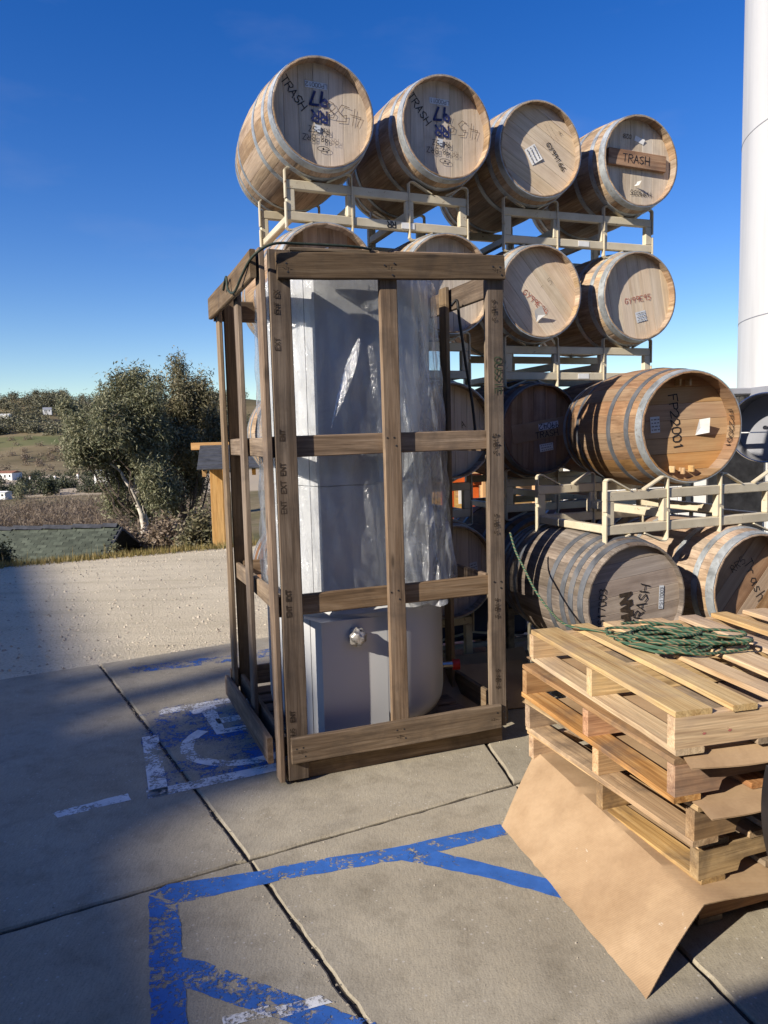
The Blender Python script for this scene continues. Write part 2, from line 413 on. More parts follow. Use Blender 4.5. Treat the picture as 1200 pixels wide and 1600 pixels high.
M['oakleaf'] = leaf('dark_oak_leaves', (.085, .088, .05), (.165, .15, .09), .1)
M['brush'] = leaf('dry_brush', (.13, .095, .065), (.24, .185, .13), .15)
M['grassblade'] = leaf('grass_blades', (.14, .13, .035), (.34, .25, .10), .3)
M['hedge'] = leaf('hedge_leaves', (.025, .032, .015), (.06, .065, .03), .1)
M['bark'] = plain('pale_bark', (.60, .54, .46), .8, 0, .3, 8, .3)
M['darkbark'] = plain('brown_bark', (.13, .10, .075), .9, 0, .3, 8, .3)
M['whitewall'] = plain('white_plaster', (.72, .71, .68), .8, 0, .06, 2)
M['facade'] = plain('brown_facade', (.16, .12, .09), .85, 0, .2, 3)  # kept dark so the added wall bounces little light
M['redroof'] = plain('red_roof', (.27, .12, .07), .8, 0, .2, 3)
M['darkglass'] = plain('dark_window', (.03, .035, .045), .2)
M['shingle'] = None
def shingle():
    t = NT('grey_green_shingle'); v = t.objvec(30); a = t.noise(v, 6, 5, .6); b = t.noise(v, 120, 2)
    c = t.ramp(a, [(.3, (.05, .06, .045)), (.7, (.095, .108, .08))]); c = t.mix(.5, c, t.ramp(b, [(.3, (.5, .5, .5)), (.7, (1.2, 1.2, 1.2))]), 'MULTIPLY')
    hs = t.new('HueSaturation'); t.l.new(c, hs.inputs['Color']); t.l.new(t.maprange(t.rnd(), 0, 1, .72, 1.25), hs.inputs['Value'])
    t.bump(b, .4, .004); return t.set(hs.outputs[0], .9, spec=.2)
M['shingle'] = shingle()
M['darkroof'] = plain('dark_slate_roof', (.065, .068, .075), .7, 0, .3, 8)
def tankpaint():
    t = NT('white_tank_paint'); tc = t.new('TexCoord'); v = tc.outputs['Object']
    a = t.noise(t.mapping(v, (3, 3, .25)), 1, 5, .6); b = t.noise(v, 3, 5, .6)
    c = t.ramp(a, [(.3, (.40, .40, .395)), (.6, (.51, .51, .505))]); c = t.mix(t.math('MULTIPLY', t.maprange(b, .62, .75), .3), c, (.45, .44, .42))
    return t.set(c, .45, 0, .4)
M['tank'] = tankpaint()
M['stainless'] = plain('stainless', (.62, .60, .57), .25, 1, .15, 4)
M['darksteel'] = plain('dark_steel', (.05, .05, .055), .5, .5, .3, 9)
M['greywall'] = plain('grey_wall', (.24, .25, .28), .8, 0, .12, 2)
M['vessel'] = plain('pale_grey_enamel', (.50, .505, .51), .34, 0, .04, 1.2, 0, .5)
M['vesselwhite'] = plain('white_enamel', (.60, .605, .60), .4, 0, .04, 1.2, 0, .4)
M['vesselseam'] = plain('dark_seam', (.10, .10, .11), .6)
M['orange'] = plain('orange_steel', (.75, .14, .025), .5, 0, .15, 6)
M['navy'] = plain('navy_plastic', (.015, .035, .12), .45, 0, .2, 5)
M['whitesteel'] = plain('white_steel', (.6, .6, .58), .5, 0, .12, 8)
M['black'] = plain('black_rubber', (.012, .012, .014), .45, 0, .2, 20)
M['cord'] = plain('black_cord', (.015, .014, .013), .6)
M['redcap'] = plain('red_plastic', (.5, .03, .02), .4)
def ropemat():
    t = NT('green_rope'); v = t.objvec(5); 
    tc = t.new('TexCoord'); w = t.new('TexWave'); w.inputs['Scale'].default_value = 28; w.bands_direction = 'DIAGONAL'; w.inputs['Distortion'].default_value = 2
    t.l.new(tc.outputs['Object'], w.inputs['Vector'])
    c = t.ramp(w.outputs['Fac'], [(.0, (.02, .055, .032)), (.55, (.045, .105, .062)), (.9, (.07, .13, .08)), (.985, (.22, .12, .06))])
    t.bump(w.outputs['Fac'], .5, .003)
    return t.set(c, .7, spec=.3)
M['rope'] = ropemat()
M['ropedark'] = plain('dark_green_cord', (.03, .045, .03), .7, 0, .3, 60)
def plastic(name='clear_plastic_sheet', lo=.04, hi=.26):
    t = NT(name); tc = t.new('TexCoord'); v = tc.outputs['Object']
    n1 = t.noise(t.mapping(v, (8, 8, 4.0)), 1, 5, .62, 1.6); n2 = t.noise(v, 30, 4, .65, 1.4)
    gl = t.new('BsdfGlossy'); gl.inputs['Roughness'].default_value = .16; gl.inputs['Color'].default_value = (1, 1, 1, 1)
    df = t.new('BsdfTranslucent'); df.inputs['Color'].default_value = (.8, .83, .88, 1)
    d2 = t.new('BsdfDiffuse'); d2.inputs['Color'].default_value = (.75, .78, .82, 1)
    tr = t.new('BsdfTransparent'); tr.inputs['Color'].default_value = (.93, .94, .95, 1)
    b = t.new('Bump'); b.inputs['Strength'].default_value = .65; b.inputs['Distance'].default_value = .025
    t.l.new(t.math('ADD', n1, t.math('MULTIPLY', n2, .22)), b.inputs['Height'])
    for n in (gl, df, d2): t.l.new(b.outputs[0], n.inputs['Normal'])
    m1 = t.new('MixShader'); m1.inputs[0].default_value = .5; t.l.new(df.outputs[0], m1.inputs[1]); t.l.new(d2.outputs[0], m1.inputs[2])
    m2 = t.new('MixShader'); t.l.new(t.maprange(n1, .38, .72, lo, hi), m2.inputs[0]); t.l.new(tr.outputs[0], m2.inputs[1]); t.l.new(m1.outputs[0], m2.inputs[2])
    fr = t.new('Fresnel'); fr.inputs['IOR'].default_value = 1.45; t.l.new(b.outputs[0], fr.inputs['Normal'])
    m3 = t.new('MixShader'); t.l.new(t.math('MINIMUM', t.math('MULTIPLY', fr.outputs[0], 1.0), .4), m3.inputs[0]); t.l.new(m2.outputs[0], m3.inputs[1]); t.l.new(gl.outputs[0], m3.inputs[2])
    t.l.new(m3.outputs[0], t.out.inputs['Surface']); return t.m
M['plastic'] = plastic()
M['plastic2'] = plastic('crumpled_plastic_bag', .16, .70)

# ------------------------------------------------------------------ handwriting (stroke letters)
GL = {
 '0': [[(1, 0), (0, 1.5), (0, 4.5), (1.2, 6), (3, 5.8), (4, 4.3), (4, 1.6), (2.8, 0), (1, 0)]], '1': [[(1, 4.8), (2, 6), (2, 0)]],
 '2': [[(0, 4.6), (1, 6), (3, 6), (4, 4.6), (3.4, 3), (0, 0), (4, .2)]], '3': [[(0, 5.6), (2.2, 6), (3.8, 4.8), (2, 3.2), (4, 1.8), (2.4, 0), (0, .4)]],
 '4': [[(2.9, 0), (3, 6)], [(1, 6), (0, 2.4), (4, 2.4)]], '5': [[(4, 6), (.6, 6), (.3, 3.4), (2.6, 3.7), (4, 2), (2.6, 0), (0, .3)]],
 '6': [[(3.4, 6), (1, 4), (0, 1.6), (1.4, 0), (3.4, .4), (3.8, 2.2), (2, 3), (.3, 2)]], '7': [[(0, 6), (4, 6), (1.6, 0)]],
 '8': [[(2, 3.2), (.3, 4.4), (1, 6), (3, 6), (3.7, 4.4), (2, 3.2), (0, 1.6), (1, 0), (3, 0), (4, 1.6), (2, 3.2)]],
 '9': [[(3.6, 4), (2, 3), (.4, 4), (1, 5.8), (3, 6), (3.8, 4.6), (3, 0)]],
 'A': [[(0, 0), (2, 6), (4, 0)], [(.8, 2.2), (3.3, 2.2)]], 'B': [[(0, 0), (0, 6), (2.6, 6), (3.4, 4.6), (2.4, 3.2), (0, 3.1)], [(2.4, 3.1), (4, 1.6), (2.8, 0), (0, 0)]],
 'C': [[(4, 5), (2.6, 6), (.8, 5.4), (0, 3), (.8, .6), (2.6, 0), (4, 1)]], 'E': [[(4, 6), (0, 6), (0, 0), (4, 0)], [(0, 3), (3, 3)]],
 'F': [[(4, 6), (0, 6), (0, 0)], [(0, 3.2), (3, 3.2)]], 'G': [[(3.8, 5.2), (2, 6), (.2, 4.4), (.2, 1.4), (2, 0), (3.8, 1), (3.8, 2.8), (2.2, 2.8)]],
 'H': [[(0, 0), (0, 6)], [(4, 0), (4, 6)], [(0, 3), (4, 3)]], 'I': [[(2, 0), (2, 6)]], 'K': [[(0, 0), (0, 6)], [(4, 6), (0, 2.6)], [(1.2, 3.4), (4, 0)]],
 'L': [[(0, 6), (0, 0), (3.6, 0)]], 'M': [[(0, 0), (.3, 6), (2, 2), (3.7, 6), (4, 0)]], 'N': [[(0, 0), (0, 6), (4, 0), (4, 6)]],
 'O': [[(1, 0), (0, 1.5), (0, 4.5), (1.2, 6), (3, 5.8), (4, 4.3), (4, 1.6), (2.8, 0), (1, 0)]], 'P': [[(0, 0), (0, 6), (3, 6), (4, 4.6), (3, 3), (0, 2.9)]],
 'R': [[(0, 0), (0, 6), (3, 6), (4, 4.6), (3, 3.2), (0, 3.1)], [(1.6, 3.1), (4, 0)]], 'S': [[(3.8, 5.2), (2.2, 6), (.4, 4.9), (1, 3.5), (3, 2.7), (3.8, 1.3), (2, 0), (0, .8)]],
 'T': [[(0, 6), (4, 6)], [(2, 6), (2, 0)]], 'U': [[(0, 6), (0, 1.2), (1.4, 0), (3, .2), (4, 1.4), (4, 6)]], 'X': [[(0, 0), (4, 6)], [(0, 6), (4, 0)]],
 'Y': [[(0, 6), (2, 3)], [(4, 6), (1.4, 0)]], 'Z': [[(0, 6), (4, 6), (0, 0), (4, 0)]], 'r': [[(.6, 0), (.6, 3.6)], [(.6, 2.6), (2, 3.7), (3.2, 3.4)]],
 'a': [[(3.4, 3.4), (1.4, 3.7), (.3, 1.8), (1.2, 0), (3, .8), (3.4, 3.4), (3.6, 0)]], 's': [[(3.2, 3.2), (1.4, 3.7), (.8, 2.4), (3, 1.4), (2, 0), (.4, .4)]],
 'h': [[(.4, 6), (.4, 0)], [(.4, 2.6), (2, 3.6), (3.2, 2.6), (3.4, 0)]], '-': [[(.5, 3), (3.5, 3)]], ' ': [],
}
def stroke_mesh(text, size, wd, jit=.25, seed=1, slant=0.0):
    rg = random.Random(seed); mb = MB(); x = 0.0; k = size/6.0; tot = len(text)*5.2*k
    for ch in text:
        for st in GL.get(ch, []):
            pts = [Vector((x+(px+rg.uniform(-jit, jit)+slant*py)*k - tot/2, (py+rg.uniform(-jit, jit))*k - size/2, 0)) for px, py in st]
            for i in range(len(pts)-1):
                a, b = pts[i], pts[i+1]; d = (b-a)
                if d.length < 1e-6: continue
                d.normalize(); n = Vector((-d.y, d.x, 0))*wd/2; a2, b2 = a-d*wd*.35, b+d*wd*.35
                z = .00004*len(mb.f)
                mb.add([a2-n+Vector((0, 0, z)), b2-n+Vector((0, 0, z)), b2+n+Vector((0, 0, z)), a2+n+Vector((0, 0, z))], [(0, 1, 2, 3)])
        x += 5.2*k
    return mb
def plane_M(o, right, upv):         # matrix whose XY plane is (right, up), Z towards the viewer
    r_, u_ = Vector(right).normalized(), Vector(upv); u_ = (u_-r_*u_.dot(r_)).normalized()
    Mx = Matrix((r_, u_, r_.cross(u_))).transposed().to_4x4(); Mx.translation = o; return Mx

# ------------------------------------------------------------------ ground and terrain
def terr_h(x, y):
    e = np.where(x < 0, .478*x, 3.0*x); q = y - e - 12.6
    q = np.minimum(q, 400)
    def sm(t): t = np.clip(t, 0, 1); return t*t*(3-2*t)
    h = -.02 - np.where(q > 0, .30*np.minimum(q, 14)+ 7.5*sm((q-14)/70), 0)
    bump_ = (np.sin(x*.011+1.3)+np.sin(y*.017+x*.006)+np.sin(x*.031+y*.013+2)*.5)
    f = sm((y-345)/600)*(.1+.9/(1+np.exp(np.clip((x+60)/40, -50, 50))))
    hh = h + f*(60+9*bump_) + np.where(q > 0, sm((q-20)/60)*.35*np.sin(x*.12+y*.07)*np.sin(y*.05), 0)
    hh = hh - sm((y-1000)/500)*45
    rr = np.hypot(x, y)
    far_ = sm((rr-2000)/900)*(150+22*np.sin(x*.0021+.5)+12*np.sin(x*.0073)+6*np.sin(x*.019))*(y > 0)*(.15+.85/(1+np.exp(np.clip((x+150)/120, -50, 50))))
    return hh + far_
rs = np.concatenate([np.linspace(.3, 14, 46), np.geomspace(14.6, 4200, 150)])
an = np.concatenate([np.linspace(-180, -42, 40, endpoint=False), np.linspace(-42, 42, 230, endpoint=False), np.linspace(42, 180, 40, endpoint=False)])*math.pi/180
rr, aa = np.meshgrid(rs, an, indexing='ij'); X = rr*np.sin(aa); Y = rr*np.cos(aa); Z = terr_h(X, Y)
nr, na = X.shape
vs = np.stack([X, Y, Z], -1).reshape(-1, 3).tolist(); vs.append((0, 0, -.02))
fs = []
for i in range(nr-1):
    for j in range(na):
        j2 = (j+1) % na; fs.append((i*na+j, i*na+j2, (i+1)*na+j2, (i+1)*na+j))
for j in range(na): fs.append((len(vs)-1, (j+1) % na, j))
me = bpy.data.meshes.new('ground'); me.from_pydata(vs, [], [f[::-1] for f in fs]); me.update()
me.polygons.foreach_set('use_smooth', [True]*len(me.polygons))
tag(link('ground', me, M['terrain']), kind='structure')
def th(x, y): return float(terr_h(np.array(float(x)), np.array(float(y))))

# concrete yard: slabs with open joints over a dirt bed
I1 = Vector((-.55, 2.73)); A0 = Vector((-2.12, 5.36)); A1p = Vector((.9, .18)); B0 = Vector((-4.9, .45)); B1 = Vector((.565, 3.30)); B2 = Vector((5.0, 5.55))
C0 = Vector((-.62, 7.0)); C1 = Vector((1.66, -.6))
TL, TR = Vector((-5.9, 3.27)), Vector((4.6, 9.06)); TC = A0 + (TR-A0).normalized()*2.55
def slab(pts, seed):
    pts = [Vector((p[0], p[1])) for p in pts]; c = sum(pts, Vector((0, 0)))/len(pts)
    n = len(pts); ins = .006; rg = random.Random(seed)
    # subdivide the edges a little so that they run unevenly
    out = []
    for i in range(n):
        a, b = pts[i], pts[(i+1) % n]; L = (b-a).length; k = max(1, int(L/.05)); d = (b-a).normalized(); nn = Vector((-d.y, d.x))
        if (c-a).dot(nn) < 0: nn = -nn
        for j in range(k):
            p = a+(b-a)*(j/k) + nn*(ins + (rg.uniform(0, .009)*rg.random() if j else 0)); 
            if j == 0: p = p + (c-a).normalized()*.006
            out.append(p)
    N = len(out)
    inn = [p+(c-p).normalized()*.010 for p in out]
    mb = MB(); mb.add([(p.x, p.y, 0) for p in inn]+[(p.x, p.y, -.007) for p in out]+[(p.x, p.y, -.06) for p in out],
        [tuple(range(N))]+[(i, N+i, N+(i+1) % N, (i+1) % N) for i in range(N)]+[(N+i, 2*N+i, 2*N+(i+1) % N, N+(i+1) % N) for i in range(N)])
    me = mb.mesh('slab')
    if me.polygons[0].normal.z < 0: me.flip_normals()
    return link('slab', me, M['concrete'], yard)
yard = tag(empty('concrete_yard'), kind='structure')
bed = MB().add([(-5.9, 3.25, -.012), (-5, -3, -.012), (6, -3, -.012), (6, 6, -.012), (4.6, 9.0, -.012)], [(0, 1, 2, 3, 4)]).build('joint_bed', M['joint'], yard)
slab([A0, TL, B0, I1], 1); slab([A0, I1, B1, TC], 2); slab([I1, B0, (-4.3, -3), (2.2, -3), A1p], 3)
slab([I1, A1p, C1, B1], 4); slab([B1, B2, TR, TC], 5); slab([B1, C1, (2.2, -3), (6, -3), B2], 6)

# painted markings
def ribbon(pts, w, z, closed=False):
    pts = [Vector((p[0], p[1], 0)) for p in pts]; mb = MB(); L, Rr = [], []
    for i, p in enumerate(pts):
        a = pts[max(i-1, 0)]; b = pts[min(i+1, len(pts)-1)]; d = (b-a).normalized(); n = Vector((-d.y, d.x, 0))*w/2
        L.append((p.x+n.x, p.y+n.y, z)); Rr.append((p.x-n.x, p.y-n.y, z))
    k = len(pts); mb.add(L+Rr, [(k+i, k+i+1, i+1, i) for i in range(k-1)]); return mb
def poly(px, z, name, mat):
    P_ = [gz(*p).xy for p in px]; out = []; rg_ = random.Random(len(px))
    for a, b in zip(P_, P_[1:]+P_[:1]):
        k = max(1, int((b-a).length/.03)); d = (b-a).normalized(); n_ = Vector((-d.y, d.x))
        out += [a+(b-a)*(i/k)+n_*(rg_.uniform(-.0035, .0035) if i else 0) for i in range(k)]
    me = MB().add([(p.x, p.y, z) for p in out], [tuple(range(len(out)))]).mesh(name)
    if me.polygons[0].normal.z < 0: me.flip_normals()
    return tag(link(name, me, mat), kind='structure')
poly([(233, 1398), (262, 1382), (402, 1362), (436, 1354), (628, 1322), (782, 1288), (796, 1304), (632, 1343), (460, 1372), (402, 1384), (280, 1412)], .0012, 'blue_line', M['blue'])
poly([(232, 1400), (279, 1412), (296, 1640), (236, 1640)], .0016, 'blue_line', M['blue'])
poly([(283, 1496), (320, 1503), (430, 1545), (600, 1604), (560, 1640), (470, 1606), (290, 1545)], .0020, 'blue_line', M['blue'])
poly([(655, 1324), (760, 1350), (900, 1385), (900, 1410), (760, 1372), (618, 1342)], .0020, 'blue_line', M['blue'])
poly([(200, 1043), (330, 1027), (480, 1005), (480, 1018), (330, 1038), (205, 1052)], .0012, 'blue_line', M['blue_worn'])
# worn parking symbol: blue square with white border and wheelchair figure
O = Vector((-1.10, 3.24)); ux = Vector((.905, .425)); uy = Vector((-.345, .94))
def hc(u, v): return O + ux*u + uy*v
def hpoly(name, pts, z, mat):
    me = MB().add([(*hc(*p), z) for p in pts], [tuple(range(len(pts)))]).mesh(name)
    if me.polygons[0].normal.z < 0: me.flip_normals()
    return tag(link(name, me, mat), kind='structure')
hpoly('blue_square', [(0, 0), (1.15, 0), (1.15, 1.17), (0, 1.17)], .0012, M['blue_worn'])
for a, b in (((.0, .04), (1.1, .04)), ((.05, 0), (.05, .75)), ((.12, 1.1), (1.1, 1.1))):
    p, q = hc(*a), hc(*b); o = ribbon([p, q], .085, .0018).build('white_border', M['white_worn']); tag(o, kind='structure')
fig = [hc(.55+.33*math.cos(t), .46+.30*math.sin(t)) for t in np.linspace(2.3, 6.3, 18)]
tag(ribbon(fig, .07, .0024).build('wheelchair_figure', M['white_worn']), kind='structure')
for pl in ([(.40, .98), (.42, .62), (.85, .60), (.98, .30)], [(.42, .78), (.75, .78)], [(.30, 1.0), (.45, 1.02)]):
    tag(ribbon([hc(*p) for p in pl], .085, .0030).build('wheelchair_figure', M['white_worn']), kind='structure')
poly([(346, 1590), (420, 1572), (425, 1590), (350, 1606)], .0028, 'white_mark', M['white_worn'])
poly([(430, 1575), (500, 1556), (520, 1568), (440, 1592)], .0032, 'white_mark', M['white_worn'])
poly([(80, 1270), (200, 1240), (205, 1250), (90, 1278)], .0012, 'white_mark', M['white_worn'])

# pebbles on the gravel and crumbs on the slab
rg = np.random.RandomState(3)
def pebbles(n, xr, yr, smin, smax, zf, keep=None):
    V, Fc = [], []
    while len(V) < n*5:
        x, y = rg.uniform(*xr), rg.uniform(*yr)
        if keep and not keep(x, y): continue
        s_ = smin+(smax-smin)*rg.rand()**4; z = zf(x, y); k = len(V); a = rg.rand()*6.28
        for j in range(4):
            q = a+j*1.57+rg.uniform(-.4, .4); V.append((x+math.cos(q)*s_*rg.uniform(.6, 1.2), y+math.sin(q)*s_*rg.uniform(.6, 1.2), z-.001))
        V.append((x+rg.uniform(-.3, .3)*s_, y+rg.uniform(-.3, .3)*s_, z+s_*rg.uniform(.5, 1)))
        Fc += [(k+j, k+(j+1) % 4, k+4) for j in range(4)]
    return V, Fc
V1, F1_ = pebbles(9000, (-5.6, .2), (5.0, 12), .005, .022, lambda x, y: -.02, lambda x, y: y > 5.34+(x+2.12)*.552+.02 and y < 12.6+.47*x)
me = bpy.data.meshes.new('gravel'); me.from_pydata(V1, [], F1_); tag(link('gravel', me, M['stone']), 'loose pale gravel stones on the dirt lot', 'gravel', kind='stuff')
V1, F1_ = pebbles(1300, (-2.2, 1.6), (1.8, 5.2), .0012, .006, lambda x, y: 0, lambda x, y: y < 5.3+(x+2.12)*.55)
Ja = I1-A0
for k in range(500):          # crumbs gathered along the long joint
    t_ = rg.rand(); p = A0+(A1p-A0)*t_; s_ = rg.uniform(.002, .006); x, y = p.x+rg.normal(0, .014), p.y+rg.normal(0, .012); kk = len(V1)
    V1 += [(x+s_, y, 0), (x-s_*.6, y+s_*.8, 0), (x-s_*.6, y-s_*.8, 0), (x, y, s_*.9)]; F1_ += [(kk, kk+1, kk+3), (kk+1, kk+2, kk+3), (kk+2, kk, kk+3)]
me = bpy.data.meshes.new('grit'); me.from_pydata(V1, [], F1_); tag(link('grit', me, M['stone']), 'fine grit and crumbs on the concrete slabs', 'grit', kind='stuff')

# grass verge at the far edge of the gravel
V1, F1_ = [], []
for k in range(9000):
    x = rg.uniform(-6, .6); y = 12.62+.478*min(x, 0)+max(x, 0)*3+rg.normal(.1, .22) ; z = th(x, y)
    if y < 12.3+.478*x: continue
    h_ = rg.uniform(.03, .12)*(2.2 if rg.rand() < .03 else 1); a = rg.rand()*6.28; dx, dy = math.cos(a)*.006, math.sin(a)*.006; kk = len(V1)
    V1 += [(x-dx, y-dy, z), (x+dx, y+dy, z), (x+rg.normal(0, .02), y+rg.normal(0, .02), z+h_)]; F1_.append((kk, kk+1, kk+2))
me = bpy.data.meshes.new('grass_verge'); me.from_pydata(V1, [], F1_); tag(link('grass_verge', me, M['grassblade']), 'strip of dry and green grass along the gravel edge', 'grass', kind='stuff')

# ------------------------------------------------------------------ buildings outside the frame that shade the yard
def shadow_shift(h): return -sunv.xy.normalized()*(-1)*h/math.tan(SUN_EL)
e1 = Vector((.4757, -.8796)); n1 = Vector((-.8796, -.4757)); P1 = Vector((-2.14, 5.32))
bld = empty('winery_building', (-26, -20, 0), 0, 'tall pale winery hall whose shadow falls across the left of the yard', 'building'); bo = Vector((-26, -20, 0))
H1 = 19.0; sh = shadow_shift(H1)
def bp(s_, d, z): p = P1+e1*s_+n1*d+sh; return Vector((p.x, p.y, z))-bo
c0, c1, c2, c3 = [(-7.2, 0), (9, 0), (9, 9), (-7.2, 9)]
mb = MB(); mb.add([bp(*c, z) for z in (0, H1) for c in (c0, c1, c2, c3)], [(0, 1, 5, 4), (1, 2, 6, 5), (2, 3, 7, 6), (3, 0, 4, 7), (4, 5, 6, 7)]); mb.build('wall', M['whitewall'], bld)
for s0, s1, hh in ((.25, .5, .62), (.78, 1.1, .75), (1.4, 2.62, .95)):  # unseen blocks added on the roof to cast the striped shadow
    mb = MB(); mb.add([bp(s_, d, z) for z in (H1-.01, H1+hh) for s_, d in ((s0, .02), (s1, .02), (s1, .5), (s0, .5))], [(0, 1, 5, 4), (1, 2, 6, 5), (2, 3, 7, 6), (3, 0, 4, 7), (4, 5, 6, 7)]); mb.build('roof_vent', M['greywall'], bld)
can = empty('loading_porch', (-3.2, -4.5, 0), 0, 'flat roofed loading porch with added dark wall blocking sky light behind the viewer', 'porch'); co = Vector((-3.2, -4.5, 0))
H2 = 3.2; sh2 = shadow_shift(H2); P2 = Vector((.66, 1.88)); e2 = Vector((.942, .336)); n2 = Vector((.336, -.942))
def cpn(s_, d, z): p = P2+e2*s_+n2*d+sh2; return Vector((p.x, p.y, z))-co
mb = MB(); mb.add([cpn(s_, d, z) for z in (H2-.12, H2) for s_, d in ((-2.5, 0), (4.5, 0), (4.5, 4), (-2.5, 4))], [(3, 2, 1, 0), (0, 1, 5, 4), (1, 2, 6, 5), (2, 3, 7, 6), (3, 0, 4, 7), (4, 5, 6, 7)]); mb.build('roof', M['greywall'], can)
mb = MB(); mb.add([cpn(s_, d, z) for z in (0, 6.0) for s_, d in ((-9, 4.7), (9, 4.7), (9, 9), (-9, 9))], [(0, 1, 5, 4), (1, 2, 6, 5), (2, 3, 7, 6), (3, 0, 4, 7), (4, 5, 6, 7)]); mb.build('facade', M['facade'], can)  # wall added behind the viewer to cut sky fill on the yard
for s_, d in ((-2.3, .3), (-2.3, 3.7), (4.3, 3.7)):
    p = cpn(s_, d, 0); MB().box((p.x, p.y, H2/2-.06), (.12, .12, H2-.12), .005).build('post', M['darksteel'], can)

# ------------------------------------------------------------------ barrels
BL, RB, RH = .95, .337, .290          # length, bilge radius, chime radius
def prof(y):                            # outer radius at axial position y (-.475 .. .475)
    return RB-(RB-RH)*(abs(y)/.475)**2
NST = 27; TH = .027
_rg = random.Random(11); wds = [_rg.uniform(.75, 1.3) for _ in range(NST)]; tw = sum(wds); wds = [w*2*math.pi/tw for w in wds]
stave_me = []
ys = [-.475, -.468, -.38, -.27, -.14, 0, .14, .27, .38, .468, .475]
for w in wds:
    mb = MB(); h = w/2-.0016; k = 6
    for i, y in enumerate(ys):
        ro = prof(y)-(.004 if i in (0, len(ys)-1) else 0); ri = prof(y)-(.010 if abs(y) > .47 else .0115 if abs(y) > .46 else .024 if abs(y) > .37 else TH)
        for r_, q in ((ro-.0012, -h), (ro, -h*.8), (ro, h*.8), (ro-.0012, h), (ri, h), (ri, -h)):
            mb.v.append((r_*math.sin(q), y, r_*math.cos(q)))
    n = len(ys)
    for i in range(n-1):
        for j in range(k): mb.f.append((i*k+j, i*k+(j+1) % k, (i+1)*k+(j+1) % k, (i+1)*k+j))
    mb.f.append(tuple(range(k-1, -1, -1))); mb.f.append(tuple((n-1)*k+j for j in range(k)))
    stave_me.append(mb.mesh('stave', True, 22))
_hoop = {}
def hoop_me(y0, y1):
    k = (round(y0, 4), round(y1, 4))
    if k not in _hoop:
        mb = MB(); n = 60; o = .0022
        pr = [(prof(y0)-.003, y0), (prof(y0)+o, y0), (prof((y0+y1)/2)+o+.0006, (y0+y1)/2), (prof(y1)+o, y1), (prof(y1)-.003, y1)]
        for r_, y in pr:
            for j in range(n): q = 2*math.pi*j/n; mb.v.append((r_*math.sin(q), y, r_*math.cos(q)))
        for i in range(4):
            for j in range(n): mb.f.append((i*n+j, i*n+(j+1) % n, (i+1)*n+(j+1) % n, (i+1)*n+j))
        _hoop[k] = mb.mesh('hoop', True, 40)
    return _hoop[k]
_head = {}
def head_boards(rec):
    key = round(rec, 3)
    if key not in _head:
        rg_ = random.Random(5); rad = prof(-.475+rec)-.016; cuts = [-rad]
        ws = [rg_.uniform(.8, 1.25) for _ in range(7)]; t_ = sum(ws)
        for w in ws: cuts.append(cuts[-1]+w/t_*2*rad)
        L = []
        for a, b in zip(cuts[:-1], cuts[1:]):
            a += .0006; b -= .0006; xs = np.linspace(max(a, -rad+1e-4), min(b, rad-1e-4), 7)
            top = [(x, math.sqrt(max(rad*rad-x*x, 0))) for x in xs]; out = top+[(x, -z) for x, z in reversed(top)]
            N = len(out); mb = MB(); y0 = -.475+rec; c = .0012
            cx = (a+b)/2
            inn = [(cx+(x-cx)*(1-2*c/(b-a)), z) for x, z in out]
            mb.add([(x, y0, z) for x, z in inn]+[(x, y0+c, z) for x, z in out]+[(x, y0+.02, z) for x, z in out],
                   [tuple(range(N))]+[(i, N+i, N+(i+1) % N, (i+1) % N) for i in range(N)]+[(N+i, 2*N+i, 2*N+(i+1) % N, N+(i+1) % N) for i in range(N)]+[tuple(range(3*N-1, 2*N-1, -1))])
            me = mb.mesh('head_board')
            if me.polygons[0].normal.y > 0: me.flip_normals()
            L.append(me)
        _head[key] = L
    return _head[key]
HOOP6 = [(.0025, .050), (.105, .140), (.265, .300)]
HOOP10 = [(.03, .066), (.10, .135), (.165, .20), (.27, .305)]
